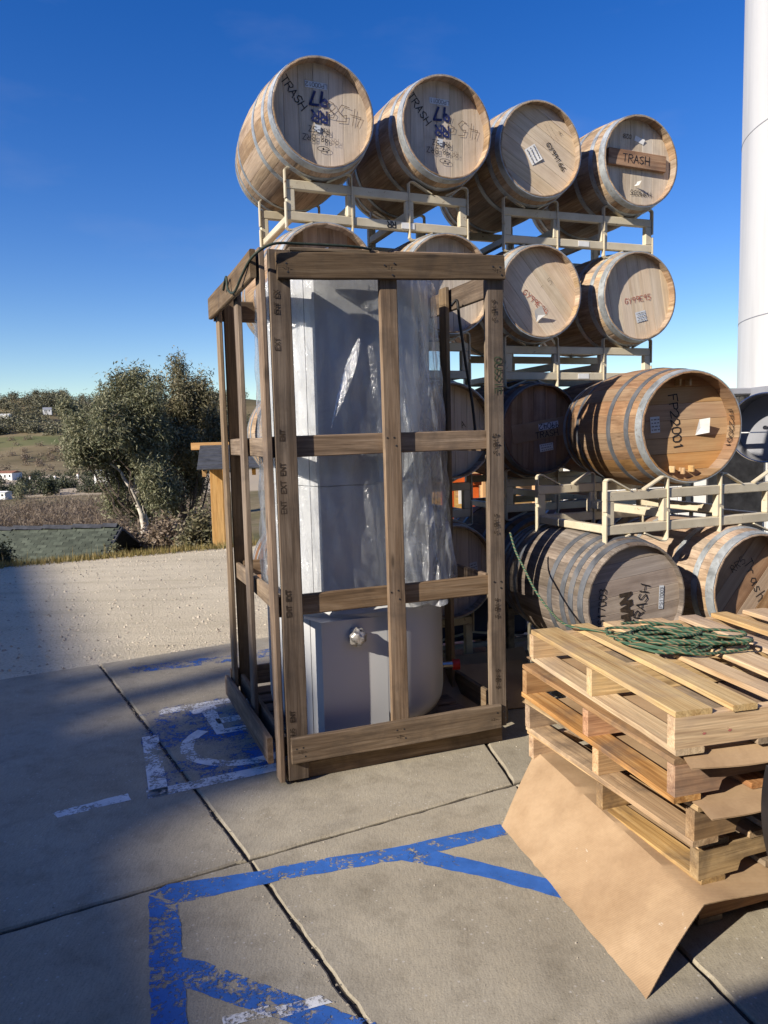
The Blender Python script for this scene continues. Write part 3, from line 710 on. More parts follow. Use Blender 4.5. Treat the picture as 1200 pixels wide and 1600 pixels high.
def barrel(hx, hy, hz, yaw, label, sm='oak', hm='head', hoops=HOOP6, rec=.068, hrot=0.0, roll=0.0, hoopm='hoop', hoop2=None, writing=(), group='wine barrels stacked on racks'):
    c = Vector((hx-.475*math.sin(yaw), hy+.475*math.cos(yaw), hz-RB))
    b = empty('wine_barrel', c, yaw, label, 'barrel', group)
    T = Matrix.Translation((0, 0, RB))
    q = roll
    for w, me in zip(wds, stave_me):
        q += w/2; link('stave', me, M[sm], b, T @ Matrix.Rotation(q, 4, 'Y')); q += w/2
    for a, d in hoops:
        for y0, y1 in ((-.475+a, -.475+d), (.475-d, .475-a)):
            link('hoop', hoop_me(y0, y1), M[hoop2 if hoop2 and a > .02 else hoopm], b, T)
    Rm = Matrix.Rotation(hrot, 4, 'Y')
    for me in head_boards(rec): link('head_board', me, M[hm], b, T @ Rm)
    n = 40; rad = prof(.42)-TH; me = MB().add([(rad*math.sin(2*math.pi*j/n), .42, rad*math.cos(2*math.pi*j/n)) for j in range(n)], [tuple(range(n-1, -1, -1))]).mesh('back_head'); link('back_head', me, M[hm], b, T)
    yh = -.475+rec
    for wnum, wr in enumerate(writing):
        kind = wr[0]; u, v, ang = wr[1], wr[2], R(wr[3]); lift = .0011+.0006*wnum+(.0055 if wnum and writing[0][0] == 'plank' and writing[0][6] == 'card' and abs(v) < .06 else 0)+(.001 if kind == 'text' else 0)
        Mx = T @ Matrix.Translation((u, yh-lift, v)) @ Matrix.Rotation(-ang, 4, 'Y') @ Matrix.Rotation(R(90), 4, 'X')
        if kind == 'text':
            _, _, _, _, tx, sz, wd, mt = wr[:8]; jit = wr[8] if len(wr) > 8 else .3
            stroke_mesh(tx, sz, wd, jit, hash((hx, wnum)) & 255).build('handwriting', M[mt], b, M=Mx)
        elif kind == 'paper':
            _, _, _, _, w, h, mt = wr[:7]; lines = wr[7] if len(wr) > 7 else 0
            mb = MB(); N = 4
            for j in range(N+1):
                for i in range(N+1):
                    mb.v.append(((i/N-.5)*w, (j/N-.5)*h, .001+(0 if mt == 'tape' else .006)*(i/N)**2*(j/N)))
            for j in range(N):
                for i in range(N): mb.f.append((j*(N+1)+i, j*(N+1)+i+1, (j+1)*(N+1)+i+1, (j+1)*(N+1)+i))
            p = mb.build('paper_label', M[mt], b, True, M=Mx)
            if lines:
                mb = MB(); rg_ = random.Random(wnum)
                for j in range(lines):
                    yy = h*(.32-.64*j/max(lines-1, 1)) if lines > 1 else 0; x0 = -w*.42
                    while x0 < w*.38:
                        l = rg_.uniform(.006, .018); hh = h*.3/lines; 
                        mb.add([(x0, yy-hh/2, .006), (min(x0+l, w*.42), yy-hh/2, .006), (min(x0+l, w*.42), yy+hh/2, .006), (x0, yy+hh/2, .006)], [(0, 1, 2, 3)]); x0 += l+.006
                mb.build('print', M['papertext'], p)
        elif kind == 'flap':           # curled scrap of paper standing off the head
            _, _, _, _, w, h, mt = wr[:7]
            mb = MB().add([(-w/2, -h/2, .002), (w/2, -h/2, .026), (w/2, h/2, .050), (-w*.15, h/2, .022), (-w*.05, -h*.1, .012)], [(0, 1, 4), (1, 2, 4), (2, 3, 4), (3, 0, 4)])
            mb.build('paper_scrap', M[mt], b, M=Mx)
        elif kind == 'eye':
            pts = [(.034*math.cos(t), .013*math.sin(t), 0) for t in np.linspace(0, 2*math.pi, 18)]
            mb = MB()
            for i in range(17):
                a, d = Vector(pts[i]), Vector(pts[i+1]); nn = Vector((-(d-a).y, (d-a).x, 0)).normalized()*.0016
                mb.add([a-nn, d-nn, d+nn, a+nn], [(0, 1, 2, 3)])
            mb.add([(.006*math.cos(t), .006*math.sin(t), .0002) for t in np.linspace(0, 5.6, 9)], [tuple(range(9))]); mb.build('eye_mark', M['ink'], b, M=Mx)
        elif kind == 'plank':
            _, _, _, _, w, h, mt, tx = wr[:8]
            p = link('brace_plank', MB().box((0, 0, 0), (w, h, .026 if tx else .004), .003 if tx else .001).mesh('brace_plank'), M[mt], b, T @ Matrix.Translation((u, yh-(.014 if tx else .003), v)) @ Matrix.Rotation(-ang, 4, 'Y') @ Matrix.Rotation(R(90), 4, 'X'))
            if tx: stroke_mesh(tx, .05, .005, .3, 3).build('handwriting', M['ink'], p, M=Matrix.Translation((-.01, 0, .0142)))
        elif kind == 'peg':
            MB().box((u, -.475+rec-.022, v), (.012, .045, .035), .002).build('wooden_peg', M['pine'], b, M=T)
        elif kind == 'rimtext':
            _, _, _, _, tx, sz, wd, mt = wr[:8]; ri = prof(-.43)-TH-.0016; st = .030
            for i, ch in enumerate(tx):
                qq = R(90)+(-(len(tx)-1)/2+i)*st/ri*1.0 + R(4)
                pos = Vector((ri*math.sin(qq), -.475+rec*.5, ri*math.cos(qq))); inward = Vector((-math.sin(qq), 0, -math.cos(qq))); axis_ = Vector((0, -1, 0))
                stroke_mesh(ch, sz, wd, .25, i).build('handwriting', M[mt], b, M=T @ plane_M(pos, inward.cross(axis_)*-1, axis_) if False else T @ plane_M(pos, axis_.cross(inward), axis_))
    return b

yA, yB, yF = R(22.5), R(19.5), R(18)
def slot(base, yaw, i, sp_=.755): return base[0]+i*sp_*math.cos(yaw), base[1]+i*sp_*math.sin(yaw)
Abase, Bbase, Fbase = (-.27, 4.265), (1.04, 4.87), (1.25, 3.66)
DZ = .868; ZT = 3.362
def T_(u, v, a, tx, sz, wd, mt, j=.3): return ('text', u, v, a, tx, sz, wd, mt, j)
def headset(tape, num):
    return [T_(-.145, .105, -52, 'TRASH', .045, .005, 'ink', .35), ('paper', -.02, .165, 180, .125, .034, 'tape'), T_(-.02, .165, 180, tape, .021, .0032, 'papertext', .1),
            T_(-.01, .097, 180, '97', .070, .014, 'blueink', .25), T_(-.01, .002, 180, 'RR', .056, .012, 'blueink', .15), T_(.125, .035, 172, num, .085, .0034, 'pencil', .4),
            ('paper', -.02, -.062, 170, .034, .036, 'tape'), T_(-.015, -.07, 178, 'RK-5Z', .028, .0034, 'ink', .5), T_(-.035, -.115, 180, '98 BRZ', .03, .0034, 'ink', .4), T_(.075, -.12, 180, 'RR', .028, .002, 'pencil', .4), ('eye', .01, -.168, 0)]
lowA = Abase
x, y = slot(Abase, yA, 0); barrel(x, y, ZT, yA, 'top left barrel marked TRASH with tape LP00012 and big 458', 'oak', 'head_grey', roll=.3, writing=headset('LP00012', '458'))
x, y = slot(Abase, yA, 1); barrel(x, y, ZT+.02, yA, 'top row barrel marked TRASH with tape LP00011 and big 459', 'oak', 'head_grey', roll=1.1, writing=headset('LP00011', '459'))
x, y = slot(Abase, yA, 0); barrel(x, y, ZT-DZ, yA, 'brown-headed barrel with torn white scrap just above crate top, left', 'oak', 'head_dark', roll=2.2, writing=[('flap', .0, .15, 200, .06, .03, 'paper')])
x, y = slot(Abase, yA, 1); barrel(x, y, ZT-DZ, yA, 'barrel marked LP00057 just above the crate top', 'oak', 'head_grey', roll=.7, writing=[T_(.03, .10, 180, 'LP00057', .036, .0042, 'ink')])
x, y = slot(Abase, yA, 0); barrel(x, y, ZT-2*DZ, yA, 'barrel behind the plastic-wrapped vessel, third level of left stack', 'oak', 'head_dark', roll=1.7)
x, y = slot(Abase, yA, 1); barrel(x, y, ZT-2*DZ, yA, 'barrel with letter A seen through the right side of the crate', 'oak', 'head', roll=2.7, writing=[T_(.11, .04, 20, 'A', .04, .004, 'ink')])
x, y = slot(Abase, yA, 0); barrel(x, y, ZT-3*DZ, yA, 'ground level barrel hidden behind the crated vessel', 'oak_dark', 'head_dark', roll=.2)
x, y = slot(Abase, yA, 1); barrel(x, y, ZT-3*DZ, yA, 'low barrel with white paper label behind right crate post', 'oak', 'head', roll=1.4, writing=[('paper', .17, .0, 10, .05, .08, 'paper', 4)])
x, y = slot(Bbase, yB, 0); barrel(x, y, ZT, yB, 'top row barrel marked GY99166 with tilted white label', 'oak', 'head', hrot=R(-60), roll=.9, rec=.05,
    writing=[('paper', -.03, -.02, -58, .105, .085, 'paper', 3), T_(.135, -.02, -52, 'GY99166', .033, .0048, 'ink'), T_(.09, .115, -55, '--------', .02, .0014, 'pencil', .05), T_(.115, .13, -55, '--------', .02, .0014, 'pencil', .05), T_(.165, .13, 45, 'A', .03, .002, 'pencil')])
x, y = slot(Bbase, yB, 1); barrel(x, y, ZT, yB, 'top right barrel with TRASH plank fixed across its head', 'oak', 'head_grey', roll=2.0, rec=.065,
    writing=[('plank', .0, .02, -2, .46, .105, 'pine_old', 'TRASH'), ('paper', .03, .155, -18, .075, .033, 'paper'), T_(-.07, .17, 178, '028', .026, .003, 'ink'), T_(.045, -.185, 178, 'IY99035', .03, .0038, 'ink'), ('flap', -.0, -.13, 0, .02, .02, 'paper')])
x, y = slot(Bbase, yB, 0); barrel(x, y, ZT-DZ, yB, 'second row barrel marked red GY99E94 with loose paper tag', 'oak', 'head', hrot=R(-40), roll=1.6, rec=.052,
    writing=[T_(-.015, -.06, -38, 'GY99E94', .036, .0038, 'redink'), ('flap', -.01, -.135, 40, .07, .07, 'paper'), T_(.06, .06, 30, '- 5', .04, .002, 'pencil')])
x, y = slot(Bbase, yB, 1); barrel(x, y, ZT-DZ, yB, 'second row barrel marked red GY99E95 with square silver label', 'oak', 'head', hrot=R(-10), roll=.4, rec=.052,
    writing=[T_(.02, -.01, 12, 'GY99E95', .036, .0038, 'redink'), ('paper', .045, -.125, 14, .085, .07, 'tape', 3)])
x, y = slot(Bbase, yB, 0); barrel(x, y, ZT-2*DZ, yB, 'shaded barrel with cardboard strip marked TRASH 99042', 'oak_dark', 'head_dark', roll=2.9, hoopm='hoop_dark', rec=.05,
    writing=[('plank', .02, -.005, 8, .44, .12, 'card', ''), ('paper', .07, .02, 8, .15, .045, 'tape'), T_(.07, .02, 186, '99042', .036, .0045, 'ink'), T_(.06, -.032, 8, 'TRASH', .04, .0045, 'ink'), ('paper', .055, -.12, 8, .1, .05, 'paper', 3)])
x, y = slot(Bbase, yB, 1); barrel(x, y, ZT-2*DZ, yB, 'barrel hidden behind the honey coloured barrel', 'oak_dark', 'head_dark', roll=.5)
x, y = slot(Bbase, yB, 0); barrel(x, y, ZT-3*DZ, yB, 'dark ground level barrel behind the grey TRASH barrel', 'oak_dark', 'head_dark', roll=.8, hoopm='hoop_dark')
x, y = slot(Bbase, yB, 1); barrel(x, y, ZT-3*DZ, yB, 'ground level barrel behind the pallets in the back stack', 'oak_dark', 'head_dark', roll=1.8)
# front right group
ZF = .755
barrel(1.625, 3.94, 1.613, R(11), 'honey coloured barrel marked FP22001 lying on the front rack', 'oak_honey', 'head_honey', hrot=R(88), roll=.55, rec=.11, hoop2='hoop_dark',  # inner hoops coloured darker to stand in for shade
    writing=[T_(-.03, .02, -83, 'FP22001', .05, .0062, 'ink'), ('paper', -.15, .015, 4, .055, .085, 'tape', 4), ('flap', .115, .0, 10, .07, .08, 'paper'), ('peg', -.06, -.225, 0), ('peg', .0, -.235, 0), ('peg', .055, -.225, 0), ('peg', -.03, .235, 0), ('peg', .03, .235, 0), ('rimtext', 0, 0, 0, 'FP22001', .035, .0045, 'ink')])
x, y = slot(Fbase, yF, 0); barrel(x, y, ZF, yF, 'weathered grey barrel marked PS17003 and TRASH behind the pallets', 'oak_grey', 'head_old', HOOP10, hrot=R(84), roll=.2, rec=.035, hoopm='hoop_dark',
    writing=[T_(-.185, -.03, 86, 'PS17003', .036, .0045, 'ink'), T_(-.04, -.035, 96, 'MAN', .062, .018, 'stamp', .05), T_(.045, -.03, 76, 'TRASH', .052, .0055, 'ink', .35), ('paper', .165, -.0, 88, .12, .028, 'tape'), T_(.165, -.0, 88, 'PS17003', .018, .0028, 'papertext', .1)])
x, y = slot(Fbase, yF, 1); barrel(x, y, ZF, yF, 'brown barrel marked Trash at the right edge behind the pallets', 'oak', 'head_dark', hrot=R(40), roll=1.0, rec=.085,
    writing=[T_(.06, .02, -64, 'Trash', .06, .0045, 'ink'), T_(-.06, .12, 35, 'RR5', .04, .0035, 'ink', .7)])

# ------------------------------------------------------------------ barrel racks
def strip(pts, w, t, y):                # flat bar bent along pts (x,z), w wide in y, t thick
    mb = MB()
    for a, b in zip(pts[:-1], pts[1:]):
        mb.bar((a[0], y, a[1]), (b[0], y, b[1]), w, t, (-(b[1]-a[1]), 0, b[0]-a[0]), 0)
    return mb
RL, RD, RE = 1.14, .60, .15
XP = (-RL/2, -.185, .185, RL/2)
def rack(base, yaw, zc, label, mat='rack', low=False, sp_=.755, tagtext=None):
    t = Vector((math.cos(yaw), math.sin(yaw))); b = Vector((-math.sin(yaw), math.cos(yaw)))
    mid = Vector(base)+t*sp_/2+b*RE
    zt, zb = zc-.325, zc-.545
    if low: zb = .07
    r = empty('barrel_rack', (mid.x, mid.y, zb-.055), yaw, label, 'rack', 'steel barrel racks'); o = zb-.055
    for y in (0, RD):
        MB().box((0, y, zt-.025-o), (RL, .04, .05), .004).build('rail', M[mat], r); MB().box((0, y, zb+.025-o), (RL, .04, .05), .004).build('rail', M[mat], r)
        for x in XP:
            w = .05; xx = x+(w/2 if x == XP[0] else -w/2 if x == XP[3] else 0)
            MB().box((xx, y, (zt+zb)/2-o), (w, .038, zt-zb-.1), .004).build('post', M[mat], r)
        for x, s_ in ((XP[0], 1), (XP[1], -1), (XP[2], 1), (XP[3], -1)):
            xo = x-(.004*s_)
            topp = [(xo, zt-.10-o), (xo, zt+.052-o), (xo+s_*.012, zt+.062-o), (xo+s_*.03, zt+.063-o), (xo+s_*.15, zt+.003-o)]
            strip(topp, .03, .007, y-.012).build('cradle_bar', M[mat], r, True)
            bot = [(xo, zb+.10-o), (xo, zb-.042-o), (xo+s_*.012, zb-.052-o), (xo+s_*.03, zb-.052-o), (xo+s_*.15, zb-.003-o)]
            strip(bot, .03, .007, y-.012).build('cradle_bar', M[mat], r, True)
    for x in XP[1:3]:
        MB().bar((x, .02, zb+.09-o), (x, RD-.02, zb+.09-o), .045, .045, (0, 0, 1), .004).build('cross_tube', M[mat], r)
    for x in (XP[0]+.03, XP[3]-.03):
        MB().bar((x, .02, zb+.025-o), (x, RD-.02, zb+.025-o), .04, .04, (0, 0, 1), .004).build('cross_tube', M[mat], r)
    if tagtext:
        for i, (u, tx) in enumerate(tagtext):
            if tx: stroke_mesh(tx, .034, .007, .05, 2).build('stencil', M['ink'], r, M=plane_M((u, -.0212, zb+.025-o), (-1, 0, 0), (0, 0, -1)) if True else None)
            else:
                p = MB().box((u, -.0215, zb+.026-o), (.085, .002, .034), 0).build('label_plate', M['paper'], r)
    return r
for k, nm in enumerate(('under the two top left barrels', 'behind the crate under the LP00057 barrel', 'in the left stack above ground barrels', 'on the ground under the left stack')):
    rack(Abase, yA, ZT-k*DZ, 'cream steel barrel rack '+nm, low=(k == 3), tagtext=[(.06, 'RR'), (.17, '')] if k == 0 else None)
for k, nm in enumerate(('under the top right TRASH plank barrel', 'under the red marked barrels', 'under the cardboard strip barrel', 'on the ground under the back stack')):
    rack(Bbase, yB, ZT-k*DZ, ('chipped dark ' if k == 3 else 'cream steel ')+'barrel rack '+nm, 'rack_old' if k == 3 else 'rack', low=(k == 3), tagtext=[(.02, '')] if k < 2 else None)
rack((1.25+.09, 3.66+.015), R(22), ZF+DZ, 'cream steel rack carrying the honey coloured barrel')
rack(Fbase, yF, ZF, 'cream steel rack on the ground under the grey TRASH barrel', low=True)

# ------------------------------------------------------------------ wooden crate
CW, CD, CH = 1.21, 1.235, 2.43; cyaw = R(21.2); C0v = Vector((-.517, 3.32, 0))
crate = empty('shipping_crate', C0v, cyaw, 'tall open slatted wooden shipping crate around a wrapped vessel', 'crate')
def cw(x, y, z): return C0v + Matrix.Rotation(cyaw, 3, 'Z') @ Vector((x, y, z))
Ci = Matrix.Rotation(-cyaw, 3, 'Z')
def cl(p): return Ci @ (Vector(p)-C0v)
jr = random.Random(4)
def cb(name, a, b, w, t, n, mt='crate'):
    t = .026 if t == .038 else t
    j = lambda: Vector((jr.uniform(-.002, .002), jr.uniform(-.0006, .0006), jr.uniform(-.003, .003)))
    return board(name, Vector(a)+j(), Vector(b)+j(), w, t, n, M[mt], crate, .004)
# front (y = 0 is the outer face of the posts, rails sit proud of it)
fp = [cb('post', (.098, .013, .02), (.095, .013, 2.425), .10, .038, (0, -1, 0)), cb('post', (.615, .013, .1), (.605, .013, 2.445), .09, .038, (0, -1, 0)), cb('post', (1.165, .013, .1), (1.165, .013, 2.465), .092, .038, (0, -1, 0))]
cb('rail', (.075, -.0135, 2.352), (1.205, -.0135, 2.402), .118, .038, (0, -1, 0)); cb('rail', (.06, -.0135, .168), (1.16, -.0135, .160), .128, .038, (0, -1, 0))
cb('rail', (.04, .0395, 1.565), (1.19, .0395, 1.575), .098, .038, (0, -1, 0)); cb('rail', (.04, .0395, .835), (1.19, .0395, .838), .098, .038, (0, -1, 0))
cb('skid', (.05, .070, .042), (1.20, .070, .040), .078, .07, (0, -1, 0))
cb('rail', (.06, .0395, .16), (1.18, .0395, .16), .09, .038, (0, -1, 0))
# left face
cb('post', (.019, .046, .02), (.019, .046, 2.43), .089, .038, (-1, 0, 0)); cb('post', (.019, .60, .1), (.019, .60, 2.40), .089, .038, (-1, 0, 0)); cb('post', (.019, 1.19, .02), (.019, 1.19, 2.42), .089, .038, (-1, 0, 0))
cb('rail', (-.020, .0, 2.36), (-.020, 1.235, 2.365), .125, .038, (-1, 0, 0)); cb('rail', (-.020, .07, .155), (-.020, 1.26, .105), .125, .038, (-1, 0, 0))
for z in (1.565, .835, .15): cb('rail', (.058, .085, z), (.058, 1.15, z), .095, .038, (-1, 0, 0))
# right face
cb('post', (1.191, .10, .02), (1.191, .10, 2.44), .089, .038, (1, 0, 0)); cb('post', (1.191, .62, .1), (1.191, .62, 2.42), .089, .038, (1, 0, 0)); cb('post', (1.191, 1.19, .02), (1.191, 1.19, 2.42), .089, .038, (1, 0, 0))
cb('rail', (1.231, .05, 2.36), (1.231, 1.235, 2.36), .12, .038, (1, 0, 0)); cb('rail', (1.231, .05, .15), (1.231, 1.235, .15), .12, .038, (1, 0, 0))
for z in (1.565, .835): cb('rail', (1.150, .085, z), (1.150, 1.15, z), .095, .038, (1, 0, 0))
# back face
for x in (.095, .60, 1.10): cb('post', (x, 1.216, .02), (x, 1.216, 2.42), .092, .038, (0, 1, 0))
cb('rail', (.0, 1.257, 2.36), (1.21, 1.257, 2.36), .12, .038, (0, 1, 0)); cb('rail', (.0, 1.257, .15), (1.21, 1.257, .15), .12, .038, (0, 1, 0))
for z in (1.565, .835): cb('rail', (.09, 1.176, z), (1.15, 1.176, z), .095, .038, (0, 1, 0))
# base deck and skids
for x in (.16, .60, 1.05): cb('skid', (x, .06, .045), (x, 1.19, .045), .085, .08, (0, 0, 1))
for i in range(7): cb('deck_board', (.09, .16+i*.155, .096), (1.12, .16+i*.155, .096), .12, .018, (0, 0, 1))
# cap boards along the top
cb('cap_board', (.15, .05, 2.435), (.57, .05, 2.445), .06, .02, (0, 0, 1)); cb('cap_board', (.65, .05, 2.448), (1.11, .05, 2.462), .06, .02, (0, 0, 1))
# stamps on the lumber
rot = lambda p, up_: plane_M(p, up_, Vector(up_).cross(Vector((0, -1, 0)))*-1)
for i, (z, tx_, sz_) in enumerate(((.24, 'GSUS', .020), (.33, 'ENT', .022), (.86, 'ENT EXT', .021), (1.30, 'ENT', .024), (1.43, 'EXT ENT', .023), (1.62, 'ENT', .02), (2.02, 'EXT', .022), (2.2, 'ENT EX', .02))):
    stroke_mesh(tx_, sz_, .0035+.0012*(i % 3), .18, i).build('lumber_stamp', M['stamp'], crate, M=plane_M((.072+.003*(i % 3), -.0032, z), (0, 0, 1), (-1, 0, 0)))
stroke_mesh('DOUSSIE', .035, .006, .15, 3).build('lumber_stamp', M['greenstamp'], crate, M=plane_M((1.175, -.0032, 1.90), (0, 0, -1), (1, 0, 0)))
for i, z in enumerate((.35, .72, 1.15, 1.55, 2.2)):
    stroke_mesh('S-HB-S', .02, .004, .2, i+9).build('lumber_stamp', M['stamp'], crate, M=plane_M((1.155, -.0032, z), (0, 0, -1), (1, 0, 0)))
for i, (x, z) in enumerate(((.60, 2.37), (1.155, 2.39), (.12, 2.34), (.11, .16), (.60, .15), (1.12, .15))):
    stroke_mesh('-1-', .016, .003, .5, i).build('nail_marks', M['stamp'], crate, M=plane_M((x, -.0295, z), (1, 0, 0), (0, 0, 1)))

nh = MB().lathe([(.0045, 0), (.004, .0012), (0, .0014)], 8).mesh('nail_head')
for x in (.10, .60, 1.16):
    for z, yy in ((2.36, -.0268), (.16, -.0268), (1.57, -.0002), (.835, -.0002)):
        for dx, dz in ((-.02, .02), (.022, -.018), (.02, .024)):
            link('nail_head', nh, M['darksteel'], crate, plane_M((x+dx+jr.uniform(-.006, .006), yy, z+(x-.6)*.04*(z > 2)+dz+jr.uniform(-.006, .006)), (1, 0, 0), (0, 0, 1)))
# ------------------------------------------------------------------ vessel in the crate
VC = cw(.60, .60, .107); VR = .482
ves = empty('storage_vessel', VC, cyaw, 'pale grey upright cylindrical vessel standing inside the wooden crate', 'vessel')
MB().lathe([(0, .012), (VR-.07, .012), (VR-.03, .03), (VR-.008, .07), (VR, .12), (VR, .615)], 96).build('lower_shell', M['vessel'], ves, True, 40)
MB().lathe([(VR+.006, .613), (VR+.006, .632), (VR, .636), (VR-.045, .70), (VR-.045, 1.27), (VR-.043, 1.275), (VR-.045, 1.28), (VR-.045, 2.292), (VR-.06, 2.305), (.12, 2.315), (0, 2.315)], 96).build('upper_shell', M['vessel'], ves, True, 30)
def prism(fp_, z0, z1):
    N = len(fp_); return MB().add([(x, y, z0) for x, y in fp_]+[(x, y, z1) for x, y in fp_], [tuple(range(N-1, -1, -1)), tuple(range(N, 2*N))]+[(i, (i+1) % N, N+(i+1) % N, N+i) for i in range(N)])
VRp = VR+.0006; pan = [(-.338, -VRp), (0, -VRp), (0, -.2), (-.3, -.08), (VRp*math.cos(R(-160)), VRp*math.sin(R(-160)))]
prism(pan, .006, .612).build('lower_side_cover', M['vessel'], ves); prism([(x*.907, y*.907) for x, y in pan], .705, 1.262).build('middle_side_cover', M['vessel'], ves); prism([(x*.907, y*.907) for x, y in pan], 1.266, 2.285).build('upper_side_cover', M['vessel'], ves)
a_, b_ = Vector((*pan[0], 0)), Vector((*pan[4], 0)); pn = Vector((-(b_-a_).y, (b_-a_).x, 0)).normalized(); pm = a_.lerp(b_, .27)
if pn.dot(Vector((-1, -.4, 0))) < 0: pn = -pn
for z0, z1, sc_ in ((.01, .61, 1), (.72, 2.28, .907)): MB().bar(pm*sc_+pn*.0008+Vector((0, 0, z0)), pm*sc_+pn*.0008+Vector((0, 0, z1)), .004, .0012, pn, 0).build('seam', M['vesselseam'], ves)
MB().lathe([(VR-.03, 0), (VR-.03, .03)], 64).build('base_ring', M['vesselseam'], ves, True)
for z, r_ in ((1.27, VR-.0435),): MB().lathe([(r_, z), (r_+.0012, z+.0015), (r_+.0012, z+.004), (r_, z+.0055)], 96).build('weld_seam', M['whitesteel'], ves, True)
for q, z0, z1, r_ in ((R(-152), .12, .61, VR+.0012), (R(-152), .72, 2.05, VR-.0438), (R(-118), .12, .61, VR+.0012)):
    a = Vector((r_*math.cos(q), r_*math.sin(q), z0)); b = Vector((a.x, a.y, z1)); MB().bar(a, b, .0035, .0015, (math.cos(q), math.sin(q), 0), 0).build('seam', M['vesselseam'], ves)
q = R(-108); fx, fy = VR*math.cos(q), VR*math.sin(q); vd = Vector((math.cos(q), math.sin(q), 0))
MB().tube([(fx, fy, .53), (fx+vd.x*.05, fy+vd.y*.05, .53)], .03, 20).build('port', M['stainless'], ves, True)
pts = []
mb = MB(); n = 22
for i in range(n+1):
    for j in range(n):
        th_, ph = math.pi*i/n, 2*math.pi*j/n; rr_ = .042*(1+.10*math.sin(3*ph+2*th_)+.08*math.sin(5*ph-7*th_)+.05*math.sin(9*ph+4*th_)); mb.v.append((fx+vd.x*.055+rr_*math.sin(th_)*math.cos(ph), fy+vd.y*.055+rr_*math.sin(th_)*math.sin(ph), .53+rr_*math.cos(th_)))
for i in range(n):
    for j in range(n): mb.f.append((i*n+j, i*n+(j+1) % n, (i+1)*n+(j+1) % n, (i+1)*n+j))
M['wrap'] = plain('silvery_wrap', (.55, .52, .48), .34, .5, .4, 40, .6)
mb.build('wrapped_port_cap', M['wrap'], ves, True, 50)
q = R(-17); p = Vector((VR*math.cos(q), VR*math.sin(q), .20)); d = Vector((math.cos(q), math.sin(q), 0))
MB().tube([p-d*.03, p+d*.06], .022, 18).build('drain_pipe', M['stainless'], ves, True); MB().tube([p+d*.06, p+d*.10], .03, 18).build('drain_cap', M['redcap'], ves, True)

# clear plastic draped over the vessel
NTH, NZ = 320, 150; q0, q1 = R(-215), R(28)
mb = MB(); sd = np.random.RandomState(8); ph = sd.rand(12)*6.28
bz = lambda q: .66+.05*math.sin(q*3+1)+(.0 if q > R(-75) else .03)
for j in range(NZ+1):
    for i in range(NTH+1):
        q = q0+(q1-q0)*i/NTH; v = j/NZ; zt_ = 2.30; z = bz(q)+(zt_-bz(q))*v
        flare = .045*math.exp(-((q-R(-35))/.75)**2)*(1-v) + .012*(1-v)
        fold = .010*math.sin(q*9+ph[0]+v*2.5)+.008*math.sin(q*17+ph[1]-v*4)+.006*math.sin(q*29+ph[2]+v*7)
        fold += .007*abs(math.sin(q*6+v*5+ph[3]))+.0035*math.sin(q*47+v*19+ph[4])+.003*math.sin(z*33+q*14+ph[5])+.004*abs(math.sin(z*11-q*13+ph[6]))
        dq = min(abs(q-R(-90)), abs(q-R(-160))) if R(-160) < q < R(-90) else 0
        flare += .44*(1/math.cos(dq)-1)
        r_ = VR-.026+flare+fold*(.55+.8*(1-v))+.014
        if v > .985: r_ -= (v-.985)*2.0
        mb.v.append((r_*math.cos(q), r_*math.sin(q), z+.01*math.sin(q*11)*(1-v)))
for j in range(NZ):
    for i in range(NTH):
        mb.f.append((j*(NTH+1)+i, j*(NTH+1)+i+1, (j+1)*(NTH+1)+i+1, (j+1)*(NTH+1)+i))
pl = mb.build('plastic_sheet', M['plastic'], None, True, 180)
pl.location = VC; pl.rotation_euler = (0, 0, cyaw); tag(pl, 'crumpled clear plastic sheet hanging over the grey vessel inside the crate', 'plastic sheet')
# fold added to the wrap over the left bay, tilted to catch a sun glint
hv = (sunv+Vector((.05, -.998, -.05))).normalized(); Af = gy(561, 528, 3.56); Yb = 3.56
for _ in range(30):
    Bf = gy(517, 668, Yb); Yb -= (Bf-Af).dot(hv)/hv.y*.8
Bf = gy(517, 668, Yb); axf = (Bf-Af); wv = hv.cross(axf.normalized()); mb = MB(); NF = 40; Pinv = (Matrix.Translation(VC) @ Matrix.Rotation(cyaw, 4, 'Z')).inverted()
for i in range(NF+1):
    u = i/NF; wd = .030*math.sin(math.pi*min(1, u*1.02+.0))**.8*(1.25-u*.9)+.002
    for k in range(7):
        w_ = (k/6-.5)*2; mb.v.append(tuple(Pinv @ (Af+axf*u+wv*wd*w_+hv*(.0022*math.sin(u*60+k*1.3)+.0016*math.sin(u*23-k*2.1)-.004*w_*w_))))
for i in range(NF):
    for k in range(6): mb.f.append((i*7+k, i*7+k+1, (i+1)*7+k+1, (i+1)*7+k))
mb.build('taut_fold', M['plastic2'], bpy.data.objects['plastic_sheet'], True, 180)
# a second loose fold of plastic hanging in the right-hand bay of the crate
mb = MB(); NX, NZ = 70, 150; 
for j in range(NZ+1):
    for i in range(NX+1):
        u, v = i/NX, j/NZ; wd = .235+.12*(1-v); x = .655+u*wd; z = .775+v*1.56+.02*math.sin(u*9)*(1-v)
        y = .118+.038*math.sin(u*8+v*3)+.026*math.sin(u*17-v*5+1)+.02*abs(math.sin(u*9+v*6))+.013*abs(math.sin(u*23-v*13))+.009*math.sin(v*26+u*7)+.006*math.sin(v*51-u*31) - .035*(1-v)**3*(1 if u < .9 else .6)
        if v < .03: y -= .02*(1-v/.03)
        mb.v.append((x, y+.16*v, z))
for j in range(NZ):
    for i in range(NX): mb.f.append((j*(NX+1)+i, j*(NX+1)+i+1, (j+1)*(NX+1)+i+1, (j+1)*(NX+1)+i))
pl = mb.build('plastic_sheet', M['plastic2'], None, True, 180); pl.location = C0v; pl.rotation_euler = (0, 0, cyaw)
